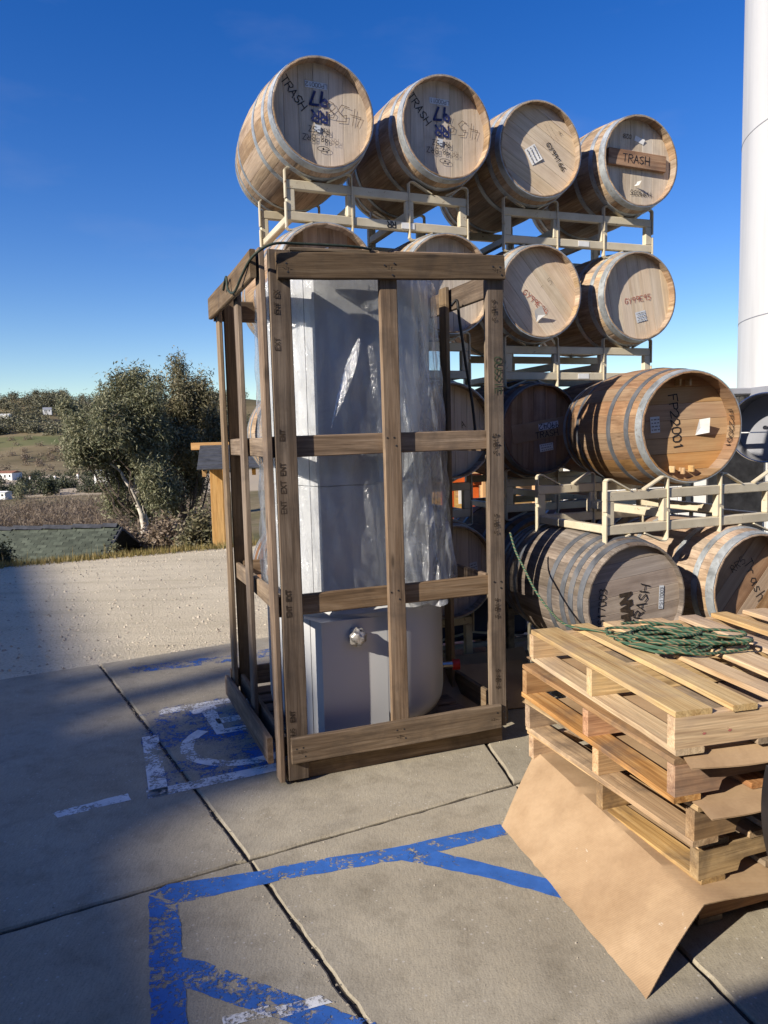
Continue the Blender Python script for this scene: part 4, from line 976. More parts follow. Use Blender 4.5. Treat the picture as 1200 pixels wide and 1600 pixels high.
tag(pl, 'loose clear plastic fold hanging in the right bay of the crate', 'plastic sheet')

# cords on the crate
def cord(name, pts, r_, mat, label, cat, n=8, sub=8):
    P = [Vector(p) for p in pts]; out = []
    for i in range(len(P)-1):
        p0, p1, p2, p3 = P[max(i-1, 0)], P[i], P[i+1], P[min(i+2, len(P)-1)]
        for k in range(sub):
            t = k/sub; out.append(.5*((2*p1)+(p2-p0)*t+(2*p0-5*p1+4*p2-p3)*t*t+(3*p1-p0-3*p2+p3)*t**3))
    out.append(P[-1]); base = Vector((P[0].x, P[0].y, min(p.z for p in P)))
    o = MB().tube([p-base for p in out], r_, n).build(name, mat, None, True, 60); o.location = base
    return tag(o, label, cat)
cord('cord', [cw(-.045, .62, 2.36), cw(-.05, .50, 2.40), cw(-.05, .46, 2.33), cw(-.05, .30, 2.29), cw(-.046, .12, 2.33), cw(-.025, -.03, 2.38), cw(.06, -.048, 2.432), cw(.2, -.028, 2.446), cw(.42, -.02, 2.452), cw(.53, .02, 2.456)], .006, M['ropedark'], 'dark green cord looped over the top left corner of the crate', 'cord')
cord('cord', [gy(705, 478, 4.15), gy(714, 470, 4.15), gy(718, 500, 4.15), gy(728, 570, 4.18), gy(738, 630, 4.2), gy(744, 690, 4.2)], .008, M['cord'], 'black cord hanging inside the right side of the crate', 'cord')

# ------------------------------------------------------------------ pallets
def stringer_me(L, h, t, notch=True):
    pts = [(0, 0)]
    if notch:
        for x0 in (.16, .76):
            pts += [(x0, 0), (x0+.012, .030), (x0+.03, .038), (x0+.20, .038), (x0+.218, .030), (x0+.23, 0)]
    pts += [(L, 0), (L, h), (0, h)]
    N = len(pts); mb = MB(); mb.add([(x, -t/2, z) for x, z in pts]+[(x, t/2, z) for x, z in pts], [tuple(range(N)), tuple(range(2*N-1, N-1, -1))]+[(i, N+i, N+(i+1) % N, (i+1) % N)[::-1] for i in range(N)])
    me = mb.mesh('stringer'); return me
STR = {True: stringer_me(1.2, .098, .038), False: stringer_me(1.2, .098, .038, False)}
def pallet(x, y, yaw, z0, mat, label, notch=True, top=None, seed=0, ends=None):
    rg_ = random.Random(seed); p = empty('pallet', (x, y, z0), yaw, label, 'pallet', 'stacked wooden pallets')
    D = 1.02; bt = .020
    for yy in (.019, D/2, D-.019): link('stringer', STR[notch], M[mat], p, Matrix.Translation((0, yy, bt)))
    for xx, w in (((.05, .10), (.33, .09), (.60, .13), (.87, .09), (1.15, .10))):
        board('bottom_board', (xx+rg_.uniform(-.01, .01), 0, bt/2), (xx+rg_.uniform(-.01, .01), D, bt/2), w, bt, (0, 0, 1), M[mat if xx < .1 or rg_.random() < .3 else 'pine_grey'], p, .002)
    for xx, w in (top or ((.065, .13), (.245, .09), (.405, .09), (.575, .12), (.765, .09), (.945, .09), (1.13, .13))):
        a = rg_.uniform(-.006, .006)
        board('deck_board', (xx+a, rg_.uniform(-.012, .008), bt+.098+bt/2), (xx-a, D+rg_.uniform(-.01, .012), bt+.098+bt/2+.001), w, bt, (0, 0, 1), M[mat if (seed == 5 and xx < .6) or xx < .1 or rg_.random() < .45 else 'pine_grey' if seed < 5 else 'pine'], p, .0025)
    return p
PZ = [0, .152, .304, .458, .616]
pallet(.985, 2.275, R(19), PZ[0]+.002, 'pine_old', 'bottom pallet of the stack beneath the cardboard', False, seed=1)
pallet(.965, 2.24, R(20), PZ[1]+.004, 'pine_dirty', 'pallet resting directly on the cardboard, second from the ground', True, seed=2)
pallet(.935, 2.205, R(19.5), PZ[2]+.004, 'pine_dirty', 'middle pallet with black mould on its near end', True, seed=3)
pallet(.865, 2.185, R(16), PZ[3]+.004, 'pine_old', 'reddish brown pallet, second from the top of the stack', True, seed=4)
pallet(.855, 2.165, R(13.7), PZ[4]+.006, 'pine', 'top pallet of fresh yellow pine carrying the rope', False, seed=5)
PTOP = PZ[4]+.006+.138
M['redpaint'] = paint('red_paint_spot', (.42, .13, .12), .66, 30)
tp_ = bpy.data.objects['pallet.004']
for xx in (.10, .19):
    MB().add([(.009*math.cos(t), .009*math.sin(t), 0) for t in np.linspace(0, 5.8, 12)], [tuple(range(12))]).build('paint_spot', M['redpaint'], tp_, M=plane_M((xx, -.0012, .065), (1, 0, 0), (0, 0, 1)))
# thin cardboard slip sheets between pallets
def sheet(name, corner, yaw, z, w, d, sag, label, wav=1.0, over=.06):
    mb = MB(); NX, NY = 26, 22
    for j in range(NY+1):
        for i in range(NX+1):
            x, y = i/NX*w, -over+j/NY*(d+over); e = max(0, -y)/over
            mb.v.append((x, y, -sag*e*e*(.4+.6*math.sin(x*4.2*wav+.6)**2)+.004*math.sin(x*9)*e))
    for j in range(NY):
        for i in range(NX): mb.f.append((j*(NX+1)+i, j*(NX+1)+i+1, (j+1)*(NX+1)+i+1, (j+1)*(NX+1)+i))
    n = len(mb.v); mb.v += [(x, y, z_-.003) for x, y, z_ in mb.v]; mb.f += [tuple(i+n for i in reversed(f)) for f in list(mb.f)]
    o = mb.build(name, M['card'], None, True); o.location = (*corner, z); o.rotation_euler = (0, 0, yaw); return tag(o, label, 'cardboard')
sheet('slip_sheet', (.885, 2.195), R(15), PZ[4]+.0045, 1.15, 1.06, .05, 'thin brown cardboard sheet under the top pallet', 1.0, .05)
sheet('slip_sheet', (.93, 2.19), R(18), PZ[3]+.0025, 1.1, .95, .03, 'curled cardboard sheet on top of the mouldy middle pallet', 1.4, .07)
# folded cardboard leaning from the bottom pallet to the ground
rl, rr_ = gz(838, 1172, .195), gz(1101, 1412, .158); fl, fr = gz(784, 1291, .0), gz(1010, 1562, .0)
org = Vector((fr.x, fr.y, 0)); mb = MB(); NU, NV = 40, 26
inn_l, inn_r = rl+Vector((.62, .2, -.045)), rr_+Vector((.75, .2, -.006))
for j in range(NV+1):
    for i in range(NU+1):
        u, v = i/NU, j/NV
        if v <= .62:
            t = v/.62; a, b = fl.lerp(rl, t), fr.lerp(rr_, t); p = a.lerp(b, u)
            bow = math.sin(math.pi*t)*.006*math.sin(u*7+1)+.004*math.sin(u*21)*math.sin(math.pi*t)
            p = p+Vector((-.8, -.4, .6))*bow
            for cu, ch_ in ((.3, .007), (.57, -.005), (.8, .006), (.45, .002)): p = p+Vector((-.6, -.3, .6))*ch_*math.exp(-((u-cu-.03*t)/.012)**2)
            if t < .02: p = p+Vector((-.5, -.25, 0))*(.004*math.sin(u*13)+.003*math.sin(u*37+1))
            if t == 0: p.z = .002
        else:
            t = (v-.62)/.38; a, b = rl.lerp(inn_l, t), rr_.lerp(inn_r, t); p = a.lerp(b, u)
            p.z = max(p.z*(1-t)+(PZ[0]+.1425)*t, PZ[0]+.1425) if t > .12 else p.z
        mb.v.append(tuple(p-org))
for j in range(NV):
    for i in range(NU): mb.f.append((j*(NU+1)+i, j*(NU+1)+i+1, (j+1)*(NU+1)+i+1, (j+1)*(NU+1)+i))
n = len(mb.v); mb.v += [(x+.002, y+.001, z-.004 if z > .006 else z-.0005) for x, y, z in mb.v]; nf = len(mb.f); mb.f += [tuple(i+n for i in reversed(f)) for f in mb.f[:nf]]
edge_i = [i for i in range(NU+1)]+[j*(NU+1)+NU for j in range(1, NV+1)]+[NV*(NU+1)+i for i in range(NU-1, -1, -1)]+[j*(NU+1) for j in range(NV-1, 0, -1)]
for a, b in zip(edge_i, edge_i[1:]+edge_i[:1]): mb.f.append((b, a, a+n, b+n))
o = mb.build('cardboard_sheet', M['card'], None, True, 30); o.location = org; tag(o, 'large sunlit brown cardboard sheet folded over the bottom pallet to the ground', 'cardboard')

# rope coil on the top pallet
rgc = random.Random(21); ca, cb2 = gz(950, 1002, PTOP), gz(1172, 1008, PTOP); cc = (ca+cb2)/2; ax = (cb2-ca); hl = ax.length/2; ax.normalize(); ay = Vector((-ax.y, ax.x, 0))
pts = []
for L in range(11):
    a, b = hl*rgc.uniform(.45, .95), rgc.uniform(.05, .15); ox, oy = rgc.uniform(-.4, .35)*hl, rgc.uniform(-.05, .06); tl = rgc.uniform(-.25, .25)
    for k in range(14):
        t = 2*math.pi*k/14+L*.25; x_, y_ = a*math.cos(t)*(1+.1*math.sin(3*t+L)), b*math.sin(t)*(1+.15*math.sin(2*t+L))
        x_, y_ = x_*math.cos(tl)-y_*math.sin(tl)+ox, x_*math.sin(tl)+y_*math.cos(tl)+oy
        pts.append(cc+ax*max(-hl, min(hl, x_))+ay*y_+Vector((0, 0, +.008+.0028*L+.006*math.sin(t*2+L*1.7)+.003*rgc.random())))
cord('rope_coil', pts, .0056, M['rope'], 'coil of green rope lying on the top pallet', 'rope', 8, 5)
cord('rope', [gy(797, 832, 3.75), gy(806, 862, 3.70), gy(820, 890, 3.6), gy(835, 920, 3.5), gy(856, 950, 3.4), gz(884, 976, PTOP+.012), gz(930, 985, PTOP+.01), gz(975, 990, PTOP+.012)], .0055, M['rope'], 'slack green rope running from the crate post to the top pallet', 'rope')

# ------------------------------------------------------------------ round black thing at the right edge
p = Vector((1.583, 1.95, .565)); dr = empty('round_drum', (p.x, p.y, 0), 0, 'big round black drum end with white upper part at the right edge of the picture', 'drum')
rad = .56
def disc_seg(z0, z1, th_, y):
    pts = [(math.sin(t)*rad, math.cos(t)*rad) for t in np.linspace(0, 2*math.pi, 97)[:-1]]
    sel = [(x, z) for x, z in pts if z0*rad <= z <= z1*rad]
    sel.sort(key=lambda q: math.atan2(q[0], q[1]-(z0+z1)/2*rad)); N = len(sel)
    return MB().add([(x, y-th_/2, z+p.z) for x, z in sel]+[(x, y+th_/2, z+p.z) for x, z in sel], [tuple(range(N)), tuple(range(2*N-1, N-1, -1))]+[(i, N+i, N+(i+1) % N, (i+1) % N) for i in range(N)])
disc_seg(-1.01, .24, .06, 0).build('black_half', M['black'], dr); disc_seg(.24, 1.01, .06, 0).build('white_half', M['paper'], dr)
MB().tube([(math.sin(t)*(rad-.012), -.03, math.cos(t)*(rad-.012)+p.z) for t in np.linspace(0, 2*math.pi, 97)[:-1]], .011, 8, True).build('rim', M['black'], dr, True)

# ------------------------------------------------------------------ white tank and things behind the stacks
tx, ty, tr2 = 6.42, 9.54, 1.75
tk = empty('storage_tank', (tx, ty, 0), 0, 'tall white cylindrical tank at the right edge of the picture', 'tank')
tz = [gy(1152, y_, 10.29).z for y_ in (612, 510, 235)]
MB().lathe([(tr2, tz[0]), (tr2, 14.5), (tr2-.1, 14.7), (0, 15.3)], 160).build('shell', M['tank'], tk, True, 40)
for z in (tz[1], tz[2], 9.5): MB().lathe([(tr2, z), (tr2+.004, z+.004), (tr2+.004, z+.010), (tr2, z+.014)], 160).build('seam', M['greywall'], tk, True)
MB().lathe([(tr2-.03, tz[0]-.13), (tr2+.015, tz[0]-.12), (tr2+.015, tz[0]), (tr2, tz[0]+.01)], 160).build('bottom_rim', M['greywall'], tk, True, 40)
MB().lathe([(tr2-.05, tz[0]-.11), (1.0, tz[0]-.4), (.3, tz[0]-.6), (0, tz[0]-.65)], 64).build('bottom_cone', M['stainless'], tk, True)
for q in (R(-150), R(-60), R(30), R(120)):
    MB().tube([(1.55*math.cos(q), 1.55*math.sin(q), 0), (1.55*math.cos(q), 1.55*math.sin(q), tz[0]-.11)], .10, 20).build('leg', M['greywall'], tk, True)
mh = empty('manway', (0, 0, 0)); COL.objects.unlink(mh); bpy.data.objects.remove(mh)
def disc_ring(c, n, prof_, mat, name, par):
    n = Vector(n).normalized(); Rm_ = Vector((0, 0, 1)).rotation_difference(n).to_matrix().to_4x4(); Rm_.translation = c
    return MB().lathe(prof_, 64).build(name, mat, par, True, 40, Rm_)
mc = gy(1199, 668, 8.2)-Vector((tx, ty, 0)); nn = Vector((-.62, -.78, 0))
ring = disc_ring(mc, nn, [(.38, -.6), (.38, .10), (.37, .108), (.362, .10), (.362, -.4)], M['stainless'], 'manway_neck', tk)
disc_ring(mc-nn*.3, nn, [(.362, .0), (.0, .03)], M['greywall'], 'manway_opening', tk)
sd_ = Vector((-nn.y, nn.x, 0)); MB().bar(mc-sd_*.36+Vector((0, 0, -.05)), mc+sd_*.3+Vector((0, 0, -.05)), .09, .012, (0, 0, 1), .003).build('manway_clamp', M['whitesteel'], tk)
MB().tube([mc+nn*.02, mc+nn*.12+Vector((0, 0, .0))], .022, 14).build('clamp_knob', M['stainless'], tk, True)
for i in range(3): MB().tube([Vector((-1.5, -.9, 1.05+.1*i)), Vector((-.4, -1.6, 1.05+.1*i))], .018, 10).build('pipe', M['darksteel'], tk, True)

sh_ = empty('white_shed', (3.0, 9.6, 0), R(4), 'low white sided shed behind the barrel racks', 'shed')
for i in range(34): MB().box((i*.2+.1, 0, 1.0), (.194, .05, 2.0), .006).build('wall_panel', M['whitewall'], sh_)
MB().box((3.4, 1.2, 2.06), (7.0, 2.8, .08), .01).build('roof', M['greywall'], sh_)
MB().box((1.55, -.04, .85), (.75, .04, 1.7), .006).build('door', M['darksteel'], sh_); MB().box((2.6, -.04, 1.15), (.5, .05, .7), .006).build('window', M['darkglass'], sh_)
MB().box((3.4, 2.2, 1.0), (6.8, .06, 1.98), .006).build('back_wall', M['whitewall'], sh_)
ts = empty('timber_shed', (1.2, 13.2, 0), R(12), 'open timber post shed seen between the stacks', 'shed')
for x_ in (0, .62, 1.6, 2.6): board('post', (x_, 0, -.3), (x_, 0, 1.7), .12, .12, (0, -1, 0), M['timber'], ts)
board('beam', (-.2, 0, 1.78), (2.9, 0, 1.78), .14, .12, (0, -1, 0), M['timber'], ts)
for i in range(9): board('wall_board', (.1, 1.6, .1+i*.18), (2.6, 1.6, .1+i*.18), .17, .03, (0, -1, 0), M['timber'], ts)
MB().box((1.35, .7, 1.92), (3.3, 2.2, .06), .01, Matrix.Rotation(R(6), 3, 'X')).build('roof', M['darkroof'], ts)
# orange steel frame
of = empty('orange_frame', gy(722, 800, 6.4)*1 - Vector((0, 0, gy(722, 800, 6.4).z)), R(15), 'orange steel forklift mast seen through the right side of the crate', 'forklift mast')
for x_ in (-.13, .10): MB().box((x_, 0, .62), (.09, .09, 1.24), .008).build('upright', M['orange'], of)
for z in (1.22, .93, .25): MB().box((0, -.052, z), (.32, .02, .10), .004).build('cross_plate', M['orange'], of)
MB().box((-.02, -.066, 1.08), (.07, .004, .12), 0).build('label_plate', M['paper'], of)
MB().box((0, .5, .3), (.6, .8, .45), .04).build('body', M['orange'], of)
# steel trolley with navy tote
tp = gz(730, 1052, 0); 
tr3 = empty('steel_trolley', (tp.x+.05, tp.y+.25, 0), R(18), 'pale steel cross braced trolley in shade behind the crate', 'trolley')
for x_ in (-.55, .55):
    for y_ in (0, .5): MB().box((x_, y_, .29), (.035, .035, .58), .003).build('leg', M['whitesteel'], tr3)
for z in (.12, .56):
    for y_ in (0, .5): MB().box((0, y_, z), (1.07, .03, .035), .003).build('rail', M['whitesteel'], tr3)
for a, b in (((-.52, -.003, .13), (.0, -.003, .22)), ((0, -.003, .22), (.52, -.003, .13)), ((-.52, 0, .42), (.1, 0, .55))): MB().bar(a, b, .014, .008, (0, -1, 0), 0).build('brace', M['whitesteel'], tr3)
tb = empty('tote_bin', (tp.x+.05, tp.y+.25, .578), R(18), 'navy blue plastic tote on the steel trolley', 'bin'); 
mb = MB(); mb.add([(-.45, .03, 0), (.45, .03, 0), (.45, .45, 0), (-.45, .45, 0), (-.52, -.02, .26), (.52, -.02, .26), (.52, .52, .26), (-.52, .52, .26)], [(3, 2, 1, 0), (0, 1, 5, 4), (1, 2, 6, 5), (2, 3, 7, 6), (3, 0, 4, 7)]); mb.build('tub', M['navy'], tb)
MB().box((0, .25, .265), (1.08, .58, .02), .006).build('lid', M['navy'], tb)
tb = empty('tote_bin', (tp.x+.05, tp.y+.24, .14), R(18), 'navy blue plastic tote on the lower trolley shelf', 'bin')
MB().box((0, .26, .17), (.98, .44, .34), .03).build('tub', M['navy'], tb); MB().box((0, .26, .35), (1.02, .48, .02), .006).build('lid', M['navy'], tb)
cpz = gz(775, 1140, 0)
for i, (dx, dy, a, lb) in enumerate(((0, .25, 12, 'flat brown cardboard on the ground between crate and pallets'), (.1, .5, 20, 'brown cardboard box flap leaning behind the right crate post'))):
    o = MB().box((0, 0, .17), (.62, .008, .32), .001).build('cardboard_sheet', M['card'], None); o.location = (cpz.x+dx, cpz.y+dy, 0); o.rotation_euler = (R(-50), 0, R(a)); tag(o, lb, 'cardboard')
    
# ------------------------------------------------------------------ left background
# shingled roof below the edge of the yard
ra, rb_ = gy(-95, 829, 14.0), gy(191, 814, 14.0); dxy = (rb_-ra); Lr = dxy.length; dirx = dxy.normalized()
ro = empty('shingled_roof', (ra.x, ra.y, ra.z), math.atan2(dirx.y, dirx.x), 'low grey-green shingled roof beyond the gravel edge', 'roof')
sl2 = R(24)
Tm = Matrix.Rotation(sl2, 4, 'X')
sm_ = MB().box((0, 0, 0), (.172, .12, .010), .002).mesh('shingle'); rgs = random.Random(2)
MB().box((Lr/2, -1.3, -.035), (Lr, 2.6, .04), 0, None).build('deck', M['darkroof'], ro, M=Tm)
for row in range(15):
    for c_ in range(int(Lr/.175)+1):
        x_ = c_*.175+.0875*(row % 2)
        if x_ > Lr-.06: continue
        link('shingle', sm_, M['shingle'], ro, Tm @ Matrix.Translation((x_+rgs.uniform(-.004, .004), -.06-row*.09+rgs.uniform(-.006, .006), .0)) @ Matrix.Rotation(R(4.5)+rgs.uniform(0, .03), 4, 'X'))
rc = MB().add([(-.14, -.1, -.03), (.14, -.1, -.03), (.14, 0, .03), (-.14, 0, .03), (.14, .1, -.03), (-.14, .1, -.03)], [(0, 1, 2, 3), (3, 2, 4, 5)]).mesh('ridge_cap')
for c_ in range(int(Lr/.28)): link('ridge_cap', rc, M['darkroof'], ro, Matrix.Translation((.14+c_*.28, 0, .015+.012*(c_ % 2))) @ Matrix.Rotation(R(3), 4, 'Y'))
MB().box((Lr/2, 1.3, -.62), (Lr, 2.6, .04), 0, Matrix.Rotation(-sl2, 3, 'X')).build('far_slope', M['darkroof'], ro)
MB().box((Lr/2, -.2, -2.2), (Lr-.3, 3.2, 2.0), 0).build('wall', M['whitewall'], ro)
# timber kiosk beside the crate
kp = gy(343, 850, 12.1); kz = th(kp.x, kp.y)
ks = empty('timber_kiosk', (kp.x, kp.y, min(kz, kp.z)), R(10), 'small orange timber kiosk with dark roof left of the crate', 'kiosk'); kz = ks.location.z
def kzof(py): return gy(340, py, 12.1).z-kz
zr = kzof(730)
for x_ in (0, 1.3):
    for y_ in (0, .9): board('post', (x_, y_, 0), (x_, y_, zr), .20, .18, (0, -1, 0), M['timber'], ks)
board('ridge_beam', (-.40, .42, zr+.34), (1.7, .42, zr+.34), .12, .14, (0, -1, 0), M['timber'], ks)
for y_ in (0, .9): board('beam', (-.1, y_, zr+.05), (1.5, y_, zr+.05), .10, .10, (0, -1, 0), M['timber'], ks)
for x_ in (-.16, .6, 1.55): board('rafter', (x_, -.5, zr-.08), (x_, .40, zr+.24), .10, .06, (1, 0, 0), M['timber'], ks)
for i in range(7):
    MB().box((.72, -.56+i*.155, zr+.02+i*.055), (1.95, .17, .022), .004, Matrix.Rotation(R(17), 3, 'X')).build('roof_board', M['darkroof'], ks)
    MB().box((.72, 1.42-i*.155, zr+.02+i*.055), (1.95, .17, .022), .004, Matrix.Rotation(R(-17), 3, 'X')).build('roof_board', M['darkroof'], ks)

# trees
def limb(mb, pts, r0, r1, n=7):
    k = len(pts); mb.tube(pts, [r0+(r1-r0)*i/(k-1) for i in range(k)], n)
def wob(a, b, k, s_, rg_):
    a, b = Vector(a), Vector(b); return [a.lerp(b, i/k)+(Vector((rg_.uniform(-s_, s_), rg_.uniform(-s_, s_), rg_.uniform(-s_*.5, s_*.5))) if 0 < i < k else Vector()) for i in range(k+1)]
def leaves(lobes, n, L, W, seed, droop=.75):
    g = np.random.RandomState(seed); vol = np.array([l[3]*l[4] for l in lobes]); vol = vol/vol.sum(); V = []
    nc = n//22; cen = []
    for k, l in enumerate(lobes):
        m_ = int(nc*vol[k])+1
        K = 9; d = g.normal(size=(K, 3)); d /= np.linalg.norm(d, axis=1)[:, None]; ext = np.array([l[3], l[3], l[4]])
        sub = np.array(l[:3])+d*(g.rand(K, 1)**.4)*ext*.95
        which = g.randint(0, K, m_); off = g.normal(size=(m_, 3)); c = sub[which]+off*ext*.17*g.uniform(.5, 1.2, (m_, 1)); cen.append(c)
    cen = np.concatenate(cen); k = 22
    c = np.repeat(cen, k, 0)+g.normal(size=(len(cen)*k, 3))*np.array([.10, .10, .14])*(L/.1)
    m_ = len(c); d = g.normal(size=(m_, 3)); d[:, 2] = d[:, 2]*.5-droop; d /= np.linalg.norm(d, axis=1)[:, None]
    s_ = np.cross(d, g.normal(size=(m_, 3))); s_ /= np.linalg.norm(s_, axis=1)[:, None]+1e-9
    l_ = L*g.uniform(.6, 1.3, (m_, 1)); w_ = W*g.uniform(.7, 1.3, (m_, 1))
    v = np.stack([c, c+d*l_*.5+s_*w_, c+d*l_, c+d*l_*.5-s_*w_], 1).reshape(-1, 3)
    return v, np.arange(m_*4).reshape(-1, 4)
def leaf_obj(name, v, f, mat, parent=None):
    me = bpy.data.meshes.new(name); me.vertices.add(len(v)); me.vertices.foreach_set('co', v.ravel()); me.loops.add(f.size); me.loops.foreach_set('vertex_index', f.ravel().astype(np.int32))
    me.polygons.add(len(f)); me.polygons.foreach_set('loop_start', (np.arange(len(f))*f.shape[1]).astype(np.int32)); me.update(calc_edges=True); me.validate()
    return link(name, me, mat, parent)
def tree(basepx, Yb, lobes_px, trunks, n, seed, label, mat='leaf', L=.12, W=.015, bark='bark'):
    b = gy(*basepx, Yb); b.z = min(b.z, th(b.x, b.y)); rg_ = random.Random(seed)
    t = empty('eucalyptus_tree', b, 0, label, 'tree', 'trees beyond the gravel'); lobes = []
    k = Yb/F
    for (px, py, rx, ry, dy) in lobes_px:
        p = gy(px, py, Yb+dy)-b; lobes.append((p.x, p.y, p.z, rx*k, ry*k))
    mb = MB()
    for (pp, r0, r1) in trunks:
        P = [gy(px, py, Yb+dy)-b for px, py, dy in pp]; out = []
        for a, c in zip(P[:-1], P[1:]): out += wob(a, c, 4, .03, rg_)[:-1]
        out.append(P[-1]); limb(mb, out, r0, r1)
    m2 = MB()
    for l in lobes:
        c = Vector(l[:3]); st = Vector((c.x*.35, c.y*.3, max(c.z*.6, .8)))
        limb(m2, wob(st, c, 5, .12, rg_), .03, .012, 5)
        for q in range(7):
            e = c+Vector((rg_.uniform(-1, 1)*l[3], rg_.uniform(-1, 1)*l[3], rg_.uniform(-.6, 1)*l[4])); limb(m2, wob(c, e, 3, .06, rg_), .011, .003, 4)
    mb.build('trunk', M[bark], t, True, 60); m2.build('branches', M['darkbark'], t, True, 60)
    v, f = leaves(lobes, n, L, W, seed); leaf_obj('crown', v, f, M[mat], t); return t
tree((230, 838), 20, [(150, 690, 46, 30, 0), (200, 640, 34, 40, .3), (175, 665, 44, 26, -.6), (225, 690, 48, 46, .2), (215, 605, 20, 24, .2), (190, 597, 13, 14, 0), (165, 622, 22, 14, 0), (125, 668, 24, 22, 0), (135, 715, 30, 24, -.4), (190, 735, 42, 30, .5), (240, 745, 40, 36, -.3), (180, 780, 22, 16, .3), (215, 795, 24, 22, .6), (112, 692, 10, 12, 0), (232, 640, 26, 34, 0)],
     [([(228, 838, 0), (222, 805, 0), (206, 768, 0), (190, 738, 0), (158, 715, 0)], .085, .03), ([(229, 838, .1), (226, 800, .2), (228, 768, .2), (236, 730, .2)], .07, .03), ([(206, 768, 0), (214, 740, .2), (205, 690, .2), (200, 630, .2)], .05, .015)], 62000, 31, 'broad eucalyptus with pale forked trunk, left of the kiosk')
tree((290, 842), 22, [(281, 585, 13, 22, 0), (280, 620, 24, 26, 0), (300, 650, 32, 36, .4), (318, 600, 13, 17, 0), (322, 640, 20, 30, 0), (262, 655, 26, 34, 0), (250, 610, 13, 17, 0), (275, 700, 40, 42, -.4), (310, 710, 32, 46, .2), (335, 668, 18, 36, 0), (280, 760, 40, 36, .3), (255, 790, 24, 24, .3), (350, 690, 20, 40, 0)],
     [([(290, 842, 0), (286, 780, 0), (282, 700, 0), (281, 600, 0)], .09, .02), ([(291, 842, 0), (305, 770, 0), (318, 680, 0), (319, 610, 0)], .07, .015)], 56000, 57, 'taller darker eucalyptus with pointed top behind the kiosk', 'leaf2', bark='darkbark')
tree((106, 700), 120, [(104, 632, 9, 8, 0), (115, 640, 9, 7, 1), (108, 655, 7, 8, 0)], [([(106, 700, 0), (105, 650, 0)], .3, .1)], 2500, 77, 'small umbrella shaped tree on the skyline left of the eucalyptus', L=.5, W=.1, bark='darkbark')
def bush(px, py, Y, rx, ry, n, seed, label, mat, L=.1, W=.02, cat='shrub', name='shrub'):
    b = gy(px, py, Y); b.z = th(b.x, b.y); k = Y/F; t = empty(name, b, 0, label, cat)
    top = gy(px, py-ry*1.2, Y).z-b.z
    lob = [(random.uniform(-.5, .5)*rx*k, random.uniform(-.3, .3)*rx*k, max(.1, top*.5)+random.uniform(-.4, .5)*ry*k, rx*k*.7, max(top*.45, ry*k*.6)) for _ in range(5)]
    v, f = leaves(lob, n, L, W, seed, .1); leaf_obj('foliage', v, f, M[mat], t)
    mb = MB(); rg_ = random.Random(seed)
    for l in lob: limb(mb, wob((0, 0, -.05), l[:3], 4, .05*L*10, rg_), .02*L*10, .006*L*10, 5)
    mb.build('stem', M['darkbark'], t); return t
bush(215, 850, 15.5, 30, 26, 5000, 3, 'brown leafy shrub under the forked eucalyptus', 'brush')
bush(262, 848, 15, 34, 28, 6000, 4, 'tangled dry shrub at the foot of the taller eucalyptus', 'brush')
bush(312, 846, 14.5, 28, 40, 6000, 5, 'dark bare shrub beside the kiosk post', 'leaf2')
bush(4, 876, 11.0, 9, 18, 1500, 6, 'small dark green bush at the left edge in front of the shingled roof', 'hedge', .06, .012)
bush(176, 862, 12.3, 6, 12, 500, 7, 'little weed growing at the corner of the shingled roof', 'leaf', .05, .01)
# bare brush in the hollow (a mass nobody could count)
g = np.random.RandomState(4); lob = []
for k in range(260):
    px, Y_ = g.uniform(-60, 330), g.uniform(106, 150); p = gy(px, 800, Y_); z = th(p.x, p.y); h_ = g.uniform(.8, 2.0); lob.append((p.x, p.y, z+h_*.5, h_*.9, h_*.6))
v, f = leaves(lob, 90000, .8, .035, 5, -.9); tag(leaf_obj('dry_brush', v, f, M['brush']), 'bare greyish brown brush filling the hollow', 'brush', kind='stuff')
# oak woodland on the far hills
lob = []
for k in range(1000):
    Y_ = g.choice([g.uniform(350, 520), g.uniform(580, 740), g.uniform(640, 760), g.uniform(800, 990), g.uniform(860, 990)]); X_ = g.uniform(-.62, -.18)*Y_
    if Y_ < 560: continue
    if Y_ > 560 and math.sin(X_*.03+1)+math.sin(Y_*.03+X_*.012)+g.rand()*1.6 < .1: continue
    s_ = g.uniform(2.5, 6) if Y_ > 560 else g.uniform(1, 2.4); lob.append((X_, Y_, th(X_, Y_)+s_*.6, s_*g.uniform(.8, 1.4), s_*.7))
v, f = leaves(lob, 130000, 1.8, .5, 9, 0); tag(leaf_obj('oak_woodland', v, f, M['oakleaf']), 'scattered dark oak woodland on the far hills', 'woodland', kind='stuff')
lob = []
for k in range(150):
    Y_ = g.uniform(350, 560); X_ = g.uniform(-.62, -.2)*Y_; s_ = g.uniform(.8, 2.4); lob.append((X_, Y_, th(X_, Y_)+s_*.5, s_*1.3, s_*.7))
v, f = leaves(lob, 26000, .7, .2, 19, 0); tag(leaf_obj('hill_scrub', v, f, M['brush']), 'low brown scrub dotting the lower hillside', 'scrub', kind='stuff')
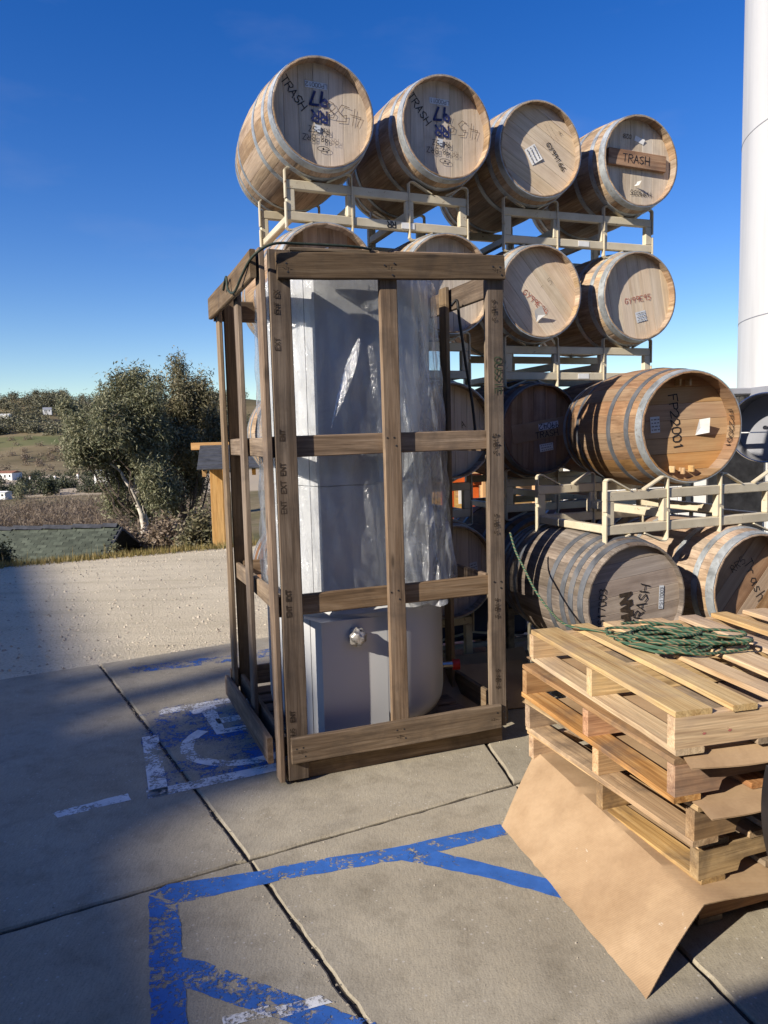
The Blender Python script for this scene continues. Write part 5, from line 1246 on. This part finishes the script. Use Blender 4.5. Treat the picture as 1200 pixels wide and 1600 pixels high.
# hedges, houses and trailers in the valley
lob = []
for k in range(190):
    Y_ = g.choice([206, 228, 246, 270, 300, 325])+g.normal(0, 3); X_ = g.uniform(-.56, -.30)*Y_; s_ = g.uniform(.6, 1.6); lob.append((X_, Y_, th(X_, Y_)+s_*.6, s_*1.5, s_*.8))
v, f = leaves(lob, 34000, .55, .2, 12, 0); tag(leaf_obj('valley_hedges', v, f, M['hedge']), 'rows of dark clipped hedges in the valley', 'hedge', kind='stuff')
def house(px, py, Y, w, h, d, label, roof='redroof', rh=1.2, rz=0, wins=3, name='house', cat='house'):
    b = gy(px, py, Y); z = th(b.x, b.y); z = max(z, b.z-2); hs = empty(name, (b.x, b.y, z), R(rz), label, cat)
    top = max(h, 1)
    MB().box((0, 0, top/2-1), (w, d, top+2), 0).build('wall', M['whitewall'], hs)
    MB().add([(-w/2-.2, -d/2-.3, top), (w/2+.2, -d/2-.3, top), (w/2+.2, 0, top+rh), (-w/2-.2, 0, top+rh), (w/2+.2, d/2+.3, top), (-w/2-.2, d/2+.3, top)], [(0, 1, 2, 3), (3, 2, 4, 5), (0, 3, 5), (1, 4, 2), (0, 5, 4, 1)]).build('roof', M[roof], hs)
    for i in range(wins): MB().box((-w/2+w*(i+.5)/wins, -d/2-.02, top*.55), (w/wins*.35, .06, top*.35), 0).build('window', M['darkglass'], hs)
house(12, 741, 300, 8.5, 2.6, 6, 'white house with red roof in the valley at left edge', wins=4, rz=-12, rh=.8)
house(4, 766, 190, 3.4, 1.5, 2.4, 'white trailer with blue window at left edge in the valley', 'whitewall', .3, -15, 2, 'trailer', 'trailer')
house(74, 642, 760, 8, 3.5, 7, 'white house high on the far hill', 'greywall', 2.0, 20, 2)
house(8, 648, 700, 9, 2.0, 5, 'small pale shed on the far hill at left edge', 'whitewall', .8, 0, 2, 'shed', 'shed')
house(168, 738, 235, 7, 2.0, 4, 'pale low cottage half hidden behind the eucalyptus', 'greywall', .8, 0, 2)
for i, (px, py, Y_, lb) in enumerate(((47, 741, 285, 'leftmost'), (85, 740, 290, 'middle'), (121, 740, 295, 'rightmost'))):
    b = gy(px, py, Y_); z = th(b.x, b.y); q = empty('gate_pillar', (b.x, b.y, z), 0, lb+' of three cream gate pillars in the valley', 'pillar', 'cream pillars in the valley')
    MB().box((0, 0, 1.0), (.7, .7, 2.0), .03).build('shaft', M['whitewall'], q); MB().box((0, 0, 2.08), (.9, .9, .16), .02).build('cap', M['redroof'], q)
bush(80, 762, 200, 8, 9, 1500, 16, 'round dark tree standing alone in the valley', 'hedge', .5, .2, 'tree', 'round_tree')
bush(33, 768, 188, 7, 8, 900, 17, 'thin small tree beside the white trailer', 'leaf', .5, .12, 'tree', 'small_tree')
